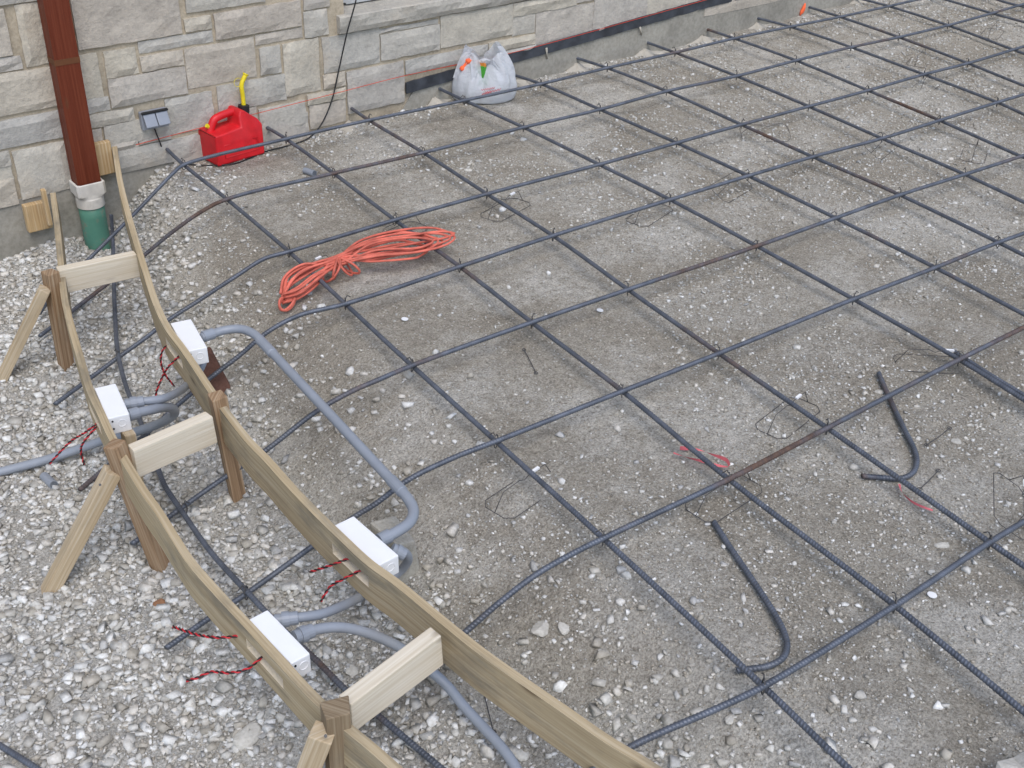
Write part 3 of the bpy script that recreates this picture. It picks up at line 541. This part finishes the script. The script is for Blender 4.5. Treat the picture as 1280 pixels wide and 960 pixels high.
# wire chairs under the mat
CH = [(655, 616, .20, 1, 'under the bar between box conduit and red ribbon'), (388, 345, .3, 1, 'beside the orange cord'), (500, 292, .25, 0, 'behind the orange cord'), (632, 262, .3, 1, 'second from the wall side, right of orange cord'), (905, 622, .1, 0, 'just below the red ribbon'),
      (985, 522, .2, 1, 'left of the farther hooked bar'), (1165, 455, -.7, 1, 'above the farther hooked bar'), (1256, 640, .6, 1, 'tipped at the right edge'), (955, 172, -.5, 0, 'tipped over in the upper middle of the mat'), (912, 240, .25, 0, 'below the tipped chair in the upper middle'),
      (812, 268, .3, 0, 'in the middle of the upper mat'), (1098, 188, .3, 0, 'right of the tipped chair'), (1218, 192, .5, 0, 'near the right edge, upper part'), (1240, 42, .4, 0, 'in the far top right corner'), (1150, 76, .4, 0, 'below the far top right corner'), (1160, 106, .3, 0, 'right side, third row from the wall')]
for i, (u, v, ang, tag_, wh) in enumerate(CH):
    c = Pg(u, v, .003); t = thing('bar_chair', c, 'bent wire bar chair ' + wh, 'bar chair', 'wire chairs under the bars'); h = .05; L_, w_ = .115, .052
    ca, sa = math.cos(ang), math.sin(ang); tip = .0 if 'tipped' not in wh else .5
    def X(a, b, z):
        z2 = z * math.cos(tip) + (b + w_) * math.sin(tip); b = (b + w_) * math.cos(tip) - w_ - z * math.sin(tip); return c + np.array([a * ca - b * sa, a * sa + b * ca, z2])
    lp = [X(-L_ + .02, -w_, 0), X(L_ - .02, -w_, 0), X(L_, -w_ + .02, 0), X(L_, w_ - .02, 0), X(L_ - .02, w_, 0), X(-L_ + .02, w_, 0), X(-L_, w_ - .02, 0), X(-L_, -w_ + .02, 0), X(-L_ + .02, -w_, 0)]
    mesh('base_loop', *tube(np.array(lp), .0012, 6), 'wire', t, smooth=True)
    ar = [X(-L_, 0, 0), X(-L_ * .72, 0, h), X(-.02, 0, h + .002), X(0, 0, h - .007), X(.02, 0, h + .002), X(L_ * .72, 0, h), X(L_, 0, 0)]
    mesh('saddle_wire', *tube(np.array(ar), .0012, 6), 'wire', t, smooth=True)
    if tag_: v_, f_ = boxv(X(L_ * .38, 0, h + .003), X(L_ * .38 + .013, 0, h) - X(L_ * .38, 0, h), (X(0, .004, 0) - X(0, 0, 0)), (0, 0, .003)); mesh('sleeve', v_, f_, 'white', t)
for i, (p, l) in enumerate((([(655, 437), (663, 452), (670, 466)], 'dropped wire tie on bare silt in the middle of the mat'), ([(1158, 556), (1175, 545), (1187, 535)], 'dropped wire tie right of the farther hooked bar'), ([(1150, 611), (1162, 600), (1173, 588)], 'dropped wire tie below the farther hooked bar'), ([(590, 825), (600, 850), (617, 915)], 'thin wire hanging by the near form board'))):
    q = [Pg(u, v, .006) for u, v in p]; e = []
    for c, s in ((q[0], 1), (q[-1], -1)): e.append(tube([c + .006 * np.array([math.cos(a), math.sin(a), 0]) for a in np.linspace(0, 6.28, 9)], .0013, 5))
    prop(mesh('dropped_tie', *join([tube(spline(q, .01), .0013, 5)] + e), 'wire'), l, 'wire tie', 'dropped wire ties')
# ------------------------------------------------------------------ formwork
form = thing('formwork', (-.8, -1.7, -.3), 'curved double board timber formwork with spreaders, stakes and braces on gravel', 'formwork')
def board(pts, th, h, slots, m='board'):
    p = spline(pts, .025); n = len(p); T = np.gradient(p, axis=0); T[:, 2] = 0; T /= np.linalg.norm(T, axis=1)[:, None]; S = np.stack([-T[:, 1], T[:, 0], 0 * T[:, 0]], 1); s = np.r_[0, np.cumsum(np.linalg.norm(np.diff(p, axis=0), axis=1))]
    lv = [0, -h * .30, -h * .58, -h]; V = []; UV = []
    for i in range(n):
        for k, z in enumerate(lv):
            for sd in (-1, 1): V.append(p[i] + S[i] * sd * th / 2 + np.array([0, 0, z])); UV.append((s[i], z + (sd * .5 + .5) * .6))
    top0 = len(V)
    for i in range(n):
        for sd in (-1, 1): V.append(p[i] + S[i] * sd * th / 2); UV.append((s[i], .9 + sd * th / 2))
    idx = lambda i, k, sd: i * 8 + k * 2 + (1 if sd > 0 else 0); Fc = []; cut = set(); cutf = []
    for c in slots:
        d = np.linalg.norm(p[:, :2] - np.asarray(c)[None, :2], axis=1); j = int(d.argmin()); cut |= {q for q in range(n - 1) if abs(s[q] + .0125 - s[j]) < .066}
    for i in range(n - 1):
        for k in range(3):
            if k == 1 and i in cut: continue
            Fc += [(idx(i, k, -1), idx(i + 1, k, -1), idx(i + 1, k + 1, -1), idx(i, k + 1, -1)), (idx(i, k, 1), idx(i, k + 1, 1), idx(i + 1, k + 1, 1), idx(i + 1, k, 1))]
        Fc += [(top0 + 2 * i, top0 + 2 * i + 1, top0 + 2 * i + 3, top0 + 2 * i + 2), (idx(i, 3, -1), idx(i + 1, 3, -1), idx(i + 1, 3, 1), idx(i, 3, 1))]
        if i in cut: cutf += [len(Fc), len(Fc) + 1]; Fc += [(idx(i, 1, -1), idx(i + 1, 1, -1), idx(i + 1, 1, 1), idx(i, 1, 1)), (idx(i, 2, -1), idx(i, 2, 1), idx(i + 1, 2, 1), idx(i + 1, 2, -1))]
        if (i in cut) != (i - 1 in cut): cutf.append(len(Fc)); Fc.append((idx(i, 1, -1), idx(i, 1, 1), idx(i, 2, 1), idx(i, 2, -1)))
    for i in (0, n - 1):
        for k in range(3): Fc.append((idx(i, k, -1), idx(i, k, 1), idx(i, k + 1, 1), idx(i, k + 1, -1)))
    o = mesh('form_board', V, Fc, m, form, uv=UV); o.data.materials.append(MT['lumber'])
    for q in cutf: o.data.polygons[q].material_index = 1
    return o, p, S
BX = {'A': ((215.6, 404.7), (238.6, 398.4), (258.9, 433.9)), 'B': ((118, 485.8), (144.4, 479), (161.6, 517)), 'C': ((419.4, 656.6), (442, 644.8), (498.3, 694)), 'D': ((307, 775.3), (334.4, 762), (387.5, 816.7))}
BC = {}
for kk, (c1, c2, c3) in BX.items():
    z = .042; c1, c2, c3 = P(*c1, z), P(*c2, z), P(*c3, z); L = c3 - c2; BC[kk] = (c2 + L / 2 + (c1 - c2) / 2, unit(L), c2, c3)
ib, ip, iS = board(IN_C, .0205, .112, [BC['A'][0], BC['C'][0]]); ob, op, oS = board(OUT_C, .0205, .105, [BC['B'][0], BC['D'][0]])
def lst(name, a, b, w, h, m): return lumber(name, a, b, w, h, m, form)
# spreaders
for (l, r), zc in zip((((71, 336), (169, 315)), ((163, 560), (262, 518)), ((431, 874), (546, 789))), (.04, .058, .06)):
    lst('spreader', P(*l, zc) - [0, 0, .043], P(*r, zc) - [0, 0, .043], .036, .086, 'lumber')
def stake(tpx, zt, bpx, m, w=.042):
    a = P(*tpx, zt); b = Pg(*bpx, 0); d = unit(b - a); o = b + d * .10; return lst('stake', a, o, w, w * .95, m)
stake((62.5, 339), .055, (83, 458), 'stake'); stake((144, 554), .075, (201, 706), 'stake'); stake((271, 494), .08, (297, 620), 'stake', .044)
a = P(421, 884, .09); lumb = lst('stake', a, np.array([a[0] + .01, a[1] + .03, -.45]), .05, .048, 'oldstake')
def brace(tpx, zt, bpx, w=.038):
    a = P(*tpx, zt); b = Pg(*bpx, 0); d = unit(b - a); return lst('brace', a - d * .01, b + d * .06, w, w * .95, 'brace')
brace((55, 364), .0, (2, 473)); brace((139, 592), -.01, (64, 735), .042)
a = P(404, 915, .045); b = np.array([*(P(350, 1040, -.3)[:2]), -.34]); lst('brace', a, b, .046, .044, 'brace')
for px, zz in (((407, 920), .03), ((125, 606), -.02)):
    c = P(*px, zz + .022); mesh('nail', *tube([c, c + unit(CAM - c) * .012], .0035, 8), 'wire', form)
# ------------------------------------------------------------------ light boxes, conduits, wires
def twist(px, z0, z1):
    p = np.array([P(u, v, z0 + (z1 - z0) * (i / (len(px) - 1)) ** 1.3) for i, (u, v) in enumerate(px)]); q = spline(p, .003); T, A, B = frames(q); s = np.arange(len(q)) * .003 * 2 * math.pi / .026
    return [tube(q + .0019 * (A * np.cos(s + ph)[:, None] + B * np.sin(s + ph)[:, None]), .0019, 6) for ph in (0, math.pi)]
WP = {'A': ([(216, 424), (203.4, 438), (201, 452), (206, 467.5), (218, 483)], [(226, 443), (211, 458), (204, 469), (196, 488), (193, 505)], -.16), 'B': ([(129, 524), (107, 540), (88, 552), (62, 579.5)], [(121, 533), (105, 552), (101, 563), (105, 581)], -.14),
      'C': ([(441, 696), (413, 706.6), (386.6, 715)], [(456, 710), (428.8, 724), (413, 733), (401, 752)], -.07), 'D': ([(306, 794), (275, 797), (250, 794), (233, 789), (216, 783)], [(329, 820), (309, 836), (287.5, 841), (262.5, 840), (247, 847), (233, 851)], -.07)}
WH = {'A': 'farthest on the inner form board where the long conduit starts', 'B': 'on the outer form board beside the farther stake', 'C': 'on the inner form board above a concrete lump', 'D': 'on the outer form board nearest the camera'}
for kk, (c, L, c2, c3) in BC.items():
    Lw = np.linalg.norm(c3 - c2); side = np.array([-L[1], L[0], 0]); bp, bS = (ip, iS) if kk in 'AC' else (op, oS); j = int(np.linalg.norm(bp[:, :2] - c[:2], axis=1).argmin())
    face = bp[j] + side * .0118 if side @ (c - bp[j]) > 0 else bp[j] - side * .0118; sg = 1 if side @ (c - bp[j]) > 0 else -1
    wd_ = abs((c2 - face) @ side); mid = (c2 + c3) / 2 - side * sg * wd_ / 2; zt = .042; hh = .054; t = thing('light_box', (mid[0], mid[1], zt - hh), 'white plastic light box ' + WH[kk], 'junction box', 'white light boxes on the forms')
    v, f = bevel(*boxv((mid[0], mid[1], zt - hh / 2), L * Lw / 2, side * wd_ / 2, (0, 0, hh / 2)), .003); mesh('body', v, f, 'white', t)
    e = mid + L * (Lw / 2 + .0004) + side * sg * wd_ * .12; e[2] = zt - .024; ang = np.linspace(0, 6.283, 19); up = np.array([0, 0, 1])
    mesh('knockout', *tube([e + .011 * (side * math.cos(q) + up * math.sin(q)) for q in ang], .0009, 5), 'white', t)
    for dz in (-.012, -.036): s0 = mid + L * (Lw / 2 - .001) - side * sg * wd_ * .30; s0[2] = zt + dz; mesh('screw_hole', *tube([s0, s0 + L * .0025], .0028, 8), 'black', t)
    for pr in WP[kk][:2]:
        st = twist(pr, .0 if kk in 'AC' else -.01, WP[kk][2]); w1 = mesh('wire_pair', *st[0], 'redwire', t, smooth=True); w2 = mesh('black_strand', *st[1], 'blackwire', w1, smooth=True)
def fitting(a, b, r, ribs=True):
    a, b = np.asarray(a, float), np.asarray(b, float); d = b - a; q = [a + d * s for s in (0, .001, .3, .301, .62, .621, .98, 1)]; rr = [r * .8, r, r, r * 1.22, r * 1.22, r * 1.05, r * 1.05, r * .9] if ribs else [r * .9, r, r, r * 1.0, r * 1.0, r, r, r * .9]; return tube(q, rr, 16)
def conduit(px, r, label, fits, base=None):
    p = np.array([P(u, v, z) for u, v, z in px]); q = spline(p, .012); t = thing('conduit', (q[len(q) // 2][0], q[len(q) // 2][1], q[:, 2].min() - r), label, 'conduit', 'grey electrical conduits')
    mesh('pipe', *tube(q, r, 16), 'grey', t, smooth=True)
    for nm, a, b, k, rb in fits: mesh(nm, *fitting(P(*a), P(*b), r * k, rb), 'grey', t, smooth=False)
conduit([(252, 422, .016), (266, 417, .016), (285, 412, .018), (303, 411.5, .02), (318, 418, .02), (331, 431, .02), (360, 462, .02), (420, 526, .02), (470, 580, .02), (498, 610, .02), (511, 625, .02), (517, 639, .02), (512, 653, .02), (497, 664, .018), (478, 674, .016)], .0138, 'grey rigid conduit arching over the bars between two inner boxes',
        [('connector', (254, 421, .016), (267, 416.5, .016), 1.28, False), ('coupling', (325, 425, .02), (341, 442, .02), 1.14, False), ('coupling', (489, 600, .02), (503, 615, .02), 1.14, False), ('connector', (474, 676, .016), (487, 669.5, .017), 1.28, False)])
conduit([(158, 505, .012), (176, 502, .012), (200, 499, .005), (215, 494, -.015), (230, 485, -.055), (242, 474, -.075), (252, 458, -.075), (256, 446, -.055)], .0118, 'flexible grey conduit from far outer box under the inner board', [('connector', (156, 505.5, .012), (180, 501.5, .012), 1.28, True)])
conduit([(158, 520, .008), (172, 516, .006), (190, 512, -.005), (206, 509, -.03), (216, 511, -.06), (218, 517, -.09), (208, 525, -.12), (190, 533, -.16), (165, 541, -.19), (140, 547, -.215), (105, 559, -.25), (60, 574, -.285), (0, 590, -.31), (-60, 606, -.315)], .0138, 'grey conduit looping back from far outer box and out over gravel',
        [('connector', (161, 519, .008), (173, 515.7, .006), 1.25, False)])
conduit([(344, 776, .008), (372, 772, .008), (399, 768, -.002), (427, 758, -.03), (447, 748, -.065), (458, 742, -.09), (480, 728, -.105), (500, 714, -.095), (510, 700, -.05), (505, 690, -.004), (494, 686, .012)], .0112, 'flexible grey conduit from near outer box under the inner board', [('connector', (343, 776, .008), (373, 772, .008), 1.3, True), ('elbow', (490, 686, .014), (506, 694, -.004), 1.3, True)])
conduit([(370, 796, .0), (391, 788, -.005), (422, 784, -.02), (456, 790, -.05), (499, 809, -.10), (535, 836, -.15), (559, 857, -.18), (580, 883, -.20), (605, 910, -.215), (634, 943, -.22), (660, 985, -.23)], .0118, 'flexible grey conduit from near outer box running to the bottom edge', [('connector', (368, 797, .0), (391, 788, -.005), 1.3, True)])
for px, l in ((((381, 213), (393, 217)), 'short grey conduit offcut on ground right of the gas can'), (((55, 595), (67, 606)), 'short grey conduit offcut on gravel left of far stake')):
    a, b = Pg(*px[0], .013), Pg(*px[1], .013); V, Fc = tube([a, b], .0135, 14, 0, False); V2, F2 = tube([b, a], .011, 14, 0, False); V, Fc = join([(V, Fc), (V2, F2)]); Fc += [(k, (k + 1) % 14, 28 + 14 + (k + 1) % 14, 28 + 14 + k) for k in range(14)] + [(14 + k, 14 + (k + 1) % 14, 28 + (k + 1) % 14, 28 + k) for k in range(14)]
    prop(mesh('conduit_offcut', V, Fc, 'grey'), l, 'pipe offcut', 'conduit offcuts')
# supports
def prism(name, c, ax, ay, az, m, label, cat, jit=.002, off=.004):
    v, f = boxv(c, ax, ay, az); v = v + RNG.normal(0, jit, v.shape); v, f = bevel(v, f, off, 2); return prop(mesh(name, v, f, m, uv=np.stack([v[:, 2], v[:, 0]], 1)), label, cat)
b = Pg(281, 486, 0); d = unit(BC['A'][1]); prism('brick', b + np.array([-.02, .03, .05]), d * .024, np.array([-d[1], d[0], 0]) * .03, unit([-.25, .35, 1]) * .08, 'brick', 'dark red brick propped on end under the farthest white box', 'brick')
b = Pg(503, 722, 0); prism('concrete_lump', b + np.array([.0, .03, .055]), BC['C'][1] * .055, np.array([-BC['C'][1][1], BC['C'][1][0], 0]) * .038, (0, 0, .075), 'chunk', 'pale concrete lump propping up the inner box by the conduit bend', 'concrete', .008, .008)
c = BC['B'][0] + BC['B'][1] * .075; g = float(ground(c[0], c[1])); prism('prop_block', (c[0] + .015, c[1] - .01, (g - .012) / 2 - .005), (.016, 0, 0), (0, .02, 0), (0, 0, (-.012 - g) / 2 + .006), 'brace', 'short pale wood prop under the far outer white box', 'wood block')
# ------------------------------------------------------------------ gas can
def gas_can():
    zg = float(ground(.27, .1)); f0 = P(273.5, 209, zg); f1 = P(331.5, 192, zg); b0 = P(250.5, 196, zg); L = np.linalg.norm(f1 - f0); X = unit(f1 - f0); Y = unit(np.array([-X[1], X[0], 0])); D = max(.12, min(.16, (b0 - f0) @ Y))
    t = thing('gas_can', f0 + X * L / 2 + Y * D / 2, 'red plastic gas can with yellow spout standing by the stone wall', 'gas can'); O = f0; print('can L,D', L, D)
    def pt(a, d, z): return O + X * a * L + Y * d * D + np.array([0, 0, z])
    prof = [(0, .004), (.02, 0), (.98, 0), (1, .004), (1, .135), (.965, .155), (.80, .185), (.70, .205), (.62, .207), (.565, .185), (.545, .145), (.16, .136), (.02, .134), (0, .126)]
    n = len(prof); V = [pt(a, d, z) for d in (0, 1) for a, z in prof]; Fc = [tuple(range(n)), tuple(range(n, 2 * n))[::-1]] + [(k, n + k, n + (k + 1) % n, (k + 1) % n) for k in range(n)]
    V = np.array(V); hi = V[:, 2] - O[2] > .15; V[hi] += np.outer(np.where(np.arange(len(V)) < n, 1, -1)[hi] * .14 * D, Y)
    v, f = bevel(V, Fc, .0075, 3); mesh('body', v, f, 'canred', t, smooth=True)
    v, f = tube(spline([pt(.06, .5, .115), pt(.13, .5, .15), pt(.20, .5, .176), pt(.32, .5, .185), pt(.5, .5, .19), pt(.68, .5, .19)], .008), .0165, 14); mesh('handle', v, f, 'canred', t, smooth=True)
    for d in (-.004, 1.004): pass
    q = [pt(.16, 0, .03), pt(.86, 0, .03), pt(.86, 0, .085), pt(.16, 0, .085), pt(.16, 0, .03)]; mesh('embossed_panel', *tube(np.array(q), .0022, 6), 'canred', t, smooth=True)
    ax = unit(X * .12 + np.array([0, 0, 1])); c = pt(.83, .5, .172); mesh('collar', *tube([c, c + ax * .008, c + ax * .034, c + ax * .036], [.022, .024, .024, .014], 20), 'black', t)
    s = c + ax * .03; top = s + np.array([0, 0, .095]); tip = top + X * .022 + np.array([0, 0, .034]); mesh('spout', *tube(spline([s, (s + top) / 2, top, tip], .006), .0095, 14), 'yellow', t, smooth=True)
    e = unit(tip - top); mesh('spout_cap', *tube([tip, tip + e * .003, tip + e * .008], [.0095, .0125, .0125], 14), 'yellow', t); mesh('cap_strap', *tube(np.array([top + X * (-.016 + .02 * math.cos(q)) + np.array([0, 0, .012 + .018 * math.sin(q)]) for q in np.linspace(.6, 5.6, 16)]), .0012, 5), 'yellow', t)
    c = pt(.10, .5, .148); mesh('vent_cap', *tube([c, c + unit(-X * .7 + np.array([0, 0, .6])) * .02], .009, 12), 'yellow', t)
gas_can()
# ------------------------------------------------------------------ shopping bag
def bag():
    x = 1.585; y = .165; g = float(ground(x, y)) + .002; C = np.array([x, y, g]); vx = unit([CAM[1] - y, -(CAM[0] - x), 0]) * -1; vy = unit([CAM[0] - x, CAM[1] - y, 0])  # right, towards camera
    t = thing('plastic_bag', C, 'crumpled white plastic carrier bag with faded red print by the wall', 'plastic bag'); na, nz = 120, 34; V = []; rg = np.random.default_rng(2)
    def rim(a):   # rim height by angle (0 = right, pi/2 = towards camera)
        c, s = math.cos(a), math.sin(a); return .135 + .12 * max(0, c) ** .8 + .11 * max(0, -c) ** 1.6 + (.05 if s < 0 else -.015) * abs(s)
    for j in range(nz):
        s = j / (nz - 1)
        for i in range(na):
            a = 2 * math.pi * i / na; h = rim(a) * s; w = 1.0 + .10 * math.sin(math.pi * min(1, s * 1.2)) - .46 * s ** 2.0
            fold = .06 * math.sin(7 * a + 3 * s + 1.3 * math.sin(3 * a)) * (.3 + s) + .035 * math.sin(17 * a - 5 * s) * s + .10 * (float(vnoise(a * 1.2, s * 1.5, 2.2, 31)) - .5)
            rx, ry = .148 * (w + fold), .092 * (w + fold); lo = .0 if j else .25
            V.append(C + vx * rx * math.cos(a) * (1 - lo * .2) + vy * ry * math.sin(a) * (1 - lo * .2) + np.array([0, 0, .004 + h + .006 * math.sin(11 * a) * s * s]))
    Fc = [(j * na + i, j * na + (i + 1) % na, (j + 1) * na + (i + 1) % na, (j + 1) * na + i) for j in range(nz - 1) for i in range(na)] + [tuple(range(na))[::-1]]
    mesh('sack', V, Fc, 'bag', t, smooth=True)
    # carrying loops: flat twisted film straps
    def strap(pts, w):
        p = spline(pts, .006); T, A, B = frames(p); n = len(p); s = np.linspace(0, 1, n); V = []; Fc = []; k = 7
        for i in range(n):
            th = .6 * math.sin(5 * s[i]); d = vx * math.cos(th) + vy * math.sin(th)
            for q in range(k): e = (q / (k - 1) - .5); V.append(p[i] + d * e * w * (1 + .8 * abs(2 * s[i] - 1)) + T[i] * 0 + vy * .004 * math.cos(9 * e))
        Fc = [(i * k + q, i * k + q + 1, (i + 1) * k + q + 1, (i + 1) * k + q) for i in range(n - 1) for q in range(k - 1)]; return V, Fc
    L = lambda r, d, z: C + vx * r + vy * d + np.array([0, 0, z])
    mesh('carry_loop', *strap([L(-.115, .03, .11), L(-.095, .03, .2), L(-.065, .03, .236), L(-.045, .035, .21), L(-.03, .05, .10)], .035), 'bag', t, smooth=True)
    mesh('carry_loop', *strap([L(.015, .045, .19), L(.0, .05, .2), L(.025, .05, .212), L(.07, .05, .16), L(.09, .06, .10)], .03), 'bag', t, smooth=True)
    pr = []
    for r0, r1, z, sd in ((-.01, .055, .078, 1), (.01, .085, .067, 2), (-.005, .04, .058, 3)):
        q = []
        for k in range(40):
            s = k / 39; r = r0 + (r1 - r0) * s; a = math.acos(max(-1, min(1, r / .138))); q.append(L(r, .099 * math.sin(a) + .004, z + .01 * s + .004 * math.sin(38 * s + sd)))
        pr.append(tube(np.array(q), .0014, 5))
    mesh('red_print', *join(pr), 'pink', t)
    def q(*a): return L(*a)
    v, f = bevel(*boxv(L(-.005, -.005, .115), unit(vx + vy * .4) * .024, unit(vy - vx * .4) * .014, unit([-.15, .1, 1]) * .05), .002); prop(mesh('carton', v, f, 'boxgreen'), 'small green carton standing inside the plastic bag', 'carton')
    v, f = bevel(*boxv(L(-.012, -.005, .17), unit(vx + vy * .4) * .022, unit(vy - vx * .4) * .012, unit([-.15, .1, 1]) * .012), .002); prop(mesh('orange_packet', v, f, 'boxor'), 'orange packet on top of the green carton in the bag', 'packet')
    a, b = L(-.105, .035, .150), L(-.065, .03, .205); mesh_ = mesh('tool_handle', *tube(spline([a, (a + b) / 2, b], .005), np.interp(np.linspace(0, 1, len(spline([a, (a + b) / 2, b], .005))), [0, .2, .3, .65, .75, 1], [.013, .015, .009, .009, .016, .012]), 12), 'hotorange', smooth=True); prop(mesh_, 'orange handled tool poking up in the left side of the bag', 'tool')
bag()
# ------------------------------------------------------------------ extension cord
def cord():
    A_, K_, B_ = Pg(352, 388), Pg(420, 350), Pg(566, 322); t = thing('extension_cord', K_, 'hanked orange extension cord lying across the bars', 'extension cord'); rg = np.random.default_rng(9); parts = []
    def gz(p, h): return np.array([p[0], p[1], max(float(ground(p[0], p[1])) + .006, 0) * 0 + h])
    def at(s, w, h):
        p = (A_ + (K_ - A_) * (s / .36)) if s < .36 else (K_ + (B_ - K_) * ((s - .36) / .64)); d = unit((B_ - K_) if s > .36 else (K_ - A_)); nn = np.array([-d[1], d[0], 0]); g = float(ground(p[0], p[1])); p = p + nn * w; return np.array([p[0], p[1], g + h])
    for i in range(9):
        wl, wr = rg.uniform(.022, .055), rg.uniform(.03, .11); e = rg.uniform(-.0, .035); e2 = rg.uniform(-.14, .03); h = rg.uniform(.012, .055); hb = .055 + rg.uniform(0, .03); k = rg.uniform(-.016, .016, 4); o = rg.uniform(-.02, .04)
        pts = [at(e, 0, h + .01), at(.08 + e, wl, h + .02), at(.2, wl * .85, h + .03), at(.36, k[0], hb), at(.55, o + wr * .7, h + .05), at(.8 + e2 * .4, o + wr, h + .045), at(.95 + e2, o + wr * .75, h + .04), at(1.0 + e2, o * .8, h + .035), at(.93 + e2, o - wr * .35, h + .03), at(.75, o - wr * .55, h + .035), at(.55, -wr * .3, h + .04), at(.37, k[1], hb - .01), at(.2, -wl * .8, h + .02), at(.07 + e, -wl * .85, h + .012), at(e + .005, -.008, h + .008)]
        parts.append(tube(spline(pts, .012), .0043, 8))
    mesh('cord', *join(parts), 'orange', t, smooth=True)
    d = unit(B_ - A_); nn = np.array([-d[1], d[0], 0]); wr = []
    for i, s in enumerate((.335, .365, .41, .425)):
        c = at(s, 0, .047); wr.append(tube(np.array([c + nn * .036 * math.cos(q) + np.array([0, 0, .034 * math.sin(q)]) + d * .03 * math.sin(q + i * 1.3) for q in np.linspace(0, 6.4, 30)]), .0043, 8))
    mesh('wrap', *join(wr), 'orange', t, smooth=True)
    c = at(.02, -.02, .02); pg = [tube(np.array([c + np.array([.028 * math.cos(q + i), .02 * math.sin(q + i), .008 + .016 * math.sin(q * 1.3 + i)]) for q in np.linspace(0, 6.2, 24)]), .0043, 8) for i in range(3)]; mesh('knot', *join(pg), 'orange', t, smooth=True)
cord()
# ------------------------------------------------------------------ small litter and single stones
for (u, v), l in (((506, 399), 'round white knockout disc on silt below the orange cord'), ((750, 388), 'round white knockout disc in the middle of the bar grid'), ((1165, 744), 'round white knockout disc beside the near right bar crossing')):
    c = Pg(u, v, .006); prop(mesh('knockout_disc', *tube([c, c + np.array([0.0002, 0, .002])], .0115, 20), 'white'), l, 'disc', 'white discs on the ground')
def ribbon(px, w, label):
    p = spline([Pg(u, v, h) for u, v, h in px], .008); n = len(p); T, A, B = frames(p); s = np.arange(n) * .35; V = []
    for i in range(n): d = A[i] * math.cos(s[i] * .5) + np.array([0, 0, 1]) * math.sin(s[i] * .5); V += [p[i] - d * w, p[i] + d * w]
    prop(mesh('ribbon', V, [(2 * i, 2 * i + 1, 2 * i + 3, 2 * i + 2) for i in range(n - 1)], 'pink'), label, 'ribbon', 'red ribbons on the ground')
ribbon([(842, 566, .02), (856, 571, .012), (876, 576, .01), (898, 582, .012), (911, 583, .015), (909, 576, .02), (890, 568, .018), (872, 562, .015), (850, 560, .01)], .0042, 'loop of red plastic ribbon on the ground in the middle right')
ribbon([(1124, 605, .012), (1128, 616, .012), (1140, 627, .01), (1152, 633, .012), (1166, 638, .01)], .003, 'thin curl of red ribbon under the bar by the farther hooked bar')
BIG = [(913, 898, 30, 'pale stone below the tip of the near hooked bar'), (1177, 682, 34, 'pale stone on silt near the right edge, above a white disc'), (287, 689, 32, 'pale stone between the forms right of the lengthwise bar'), (308, 921, 70, 'large flat pale stone in gravel left of the nearest stake'), (465, 779, 34, 'pale stone between the two near flexible conduits'), (439, 838, 36, 'pale stone behind the near spreader by the lengthwise bar'), (651, 944, 38, 'pale stone beside flexible conduit at the bottom edge'), (676, 787, 56, 'largest pale flat stone on silt right of the near spreader'), (705, 786, 38, 'pale stone just right of the largest flat stone on the silt'), (1099, 490, 30, 'pale stone beside the upper end of the farther hooked bar'), (1196, 552, 28, 'pale stone right of the bend of the farther hooked bar'), (585, 213, 30, 'pale stone on silt between the orange cord and the plastic bag')]
for i, (u, v, mm, lb) in enumerate(BIG):
    c = Pg(u, v, .0); V, Fc = rock(c + np.array([0, 0, mm * .00002]), mm / 2000 * 1.1, 300 + i, .45); o = mesh('limestone_rock', V, Fc, 'gravel'); add_tint(o, np.array([.56, .545, .50]) * RNG.uniform(.85, 1.08)); prop(o, lb, 'stone', 'larger pale stones on the ground')
c = Pg(200, 756, 0); V, Fc = rock(c + np.array([0, 0, .004]), .02, 77, .6); o = mesh('brown_stone', V, Fc, 'gravel'); add_tint(o, (.30, .16, .09)); prop(o, 'single reddish brown stone among white gravel by near outer board', 'stone')
c = P(1300, 972, .03); V, Fc = rock(c + np.array([.02, -.02, -.06]), .11, 403, .8); V = V + (vnoise(V[:, 0] * 3 + V[:, 2] * 2, V[:, 1] * 3, 9, 41) - .5)[:, None] * .02; o = mesh('ledge_rock', V, Fc, 'gravel'); add_tint(o, (.62, .60, .55)); prop(o, 'large pale limestone block corner at the bottom right', 'rock')
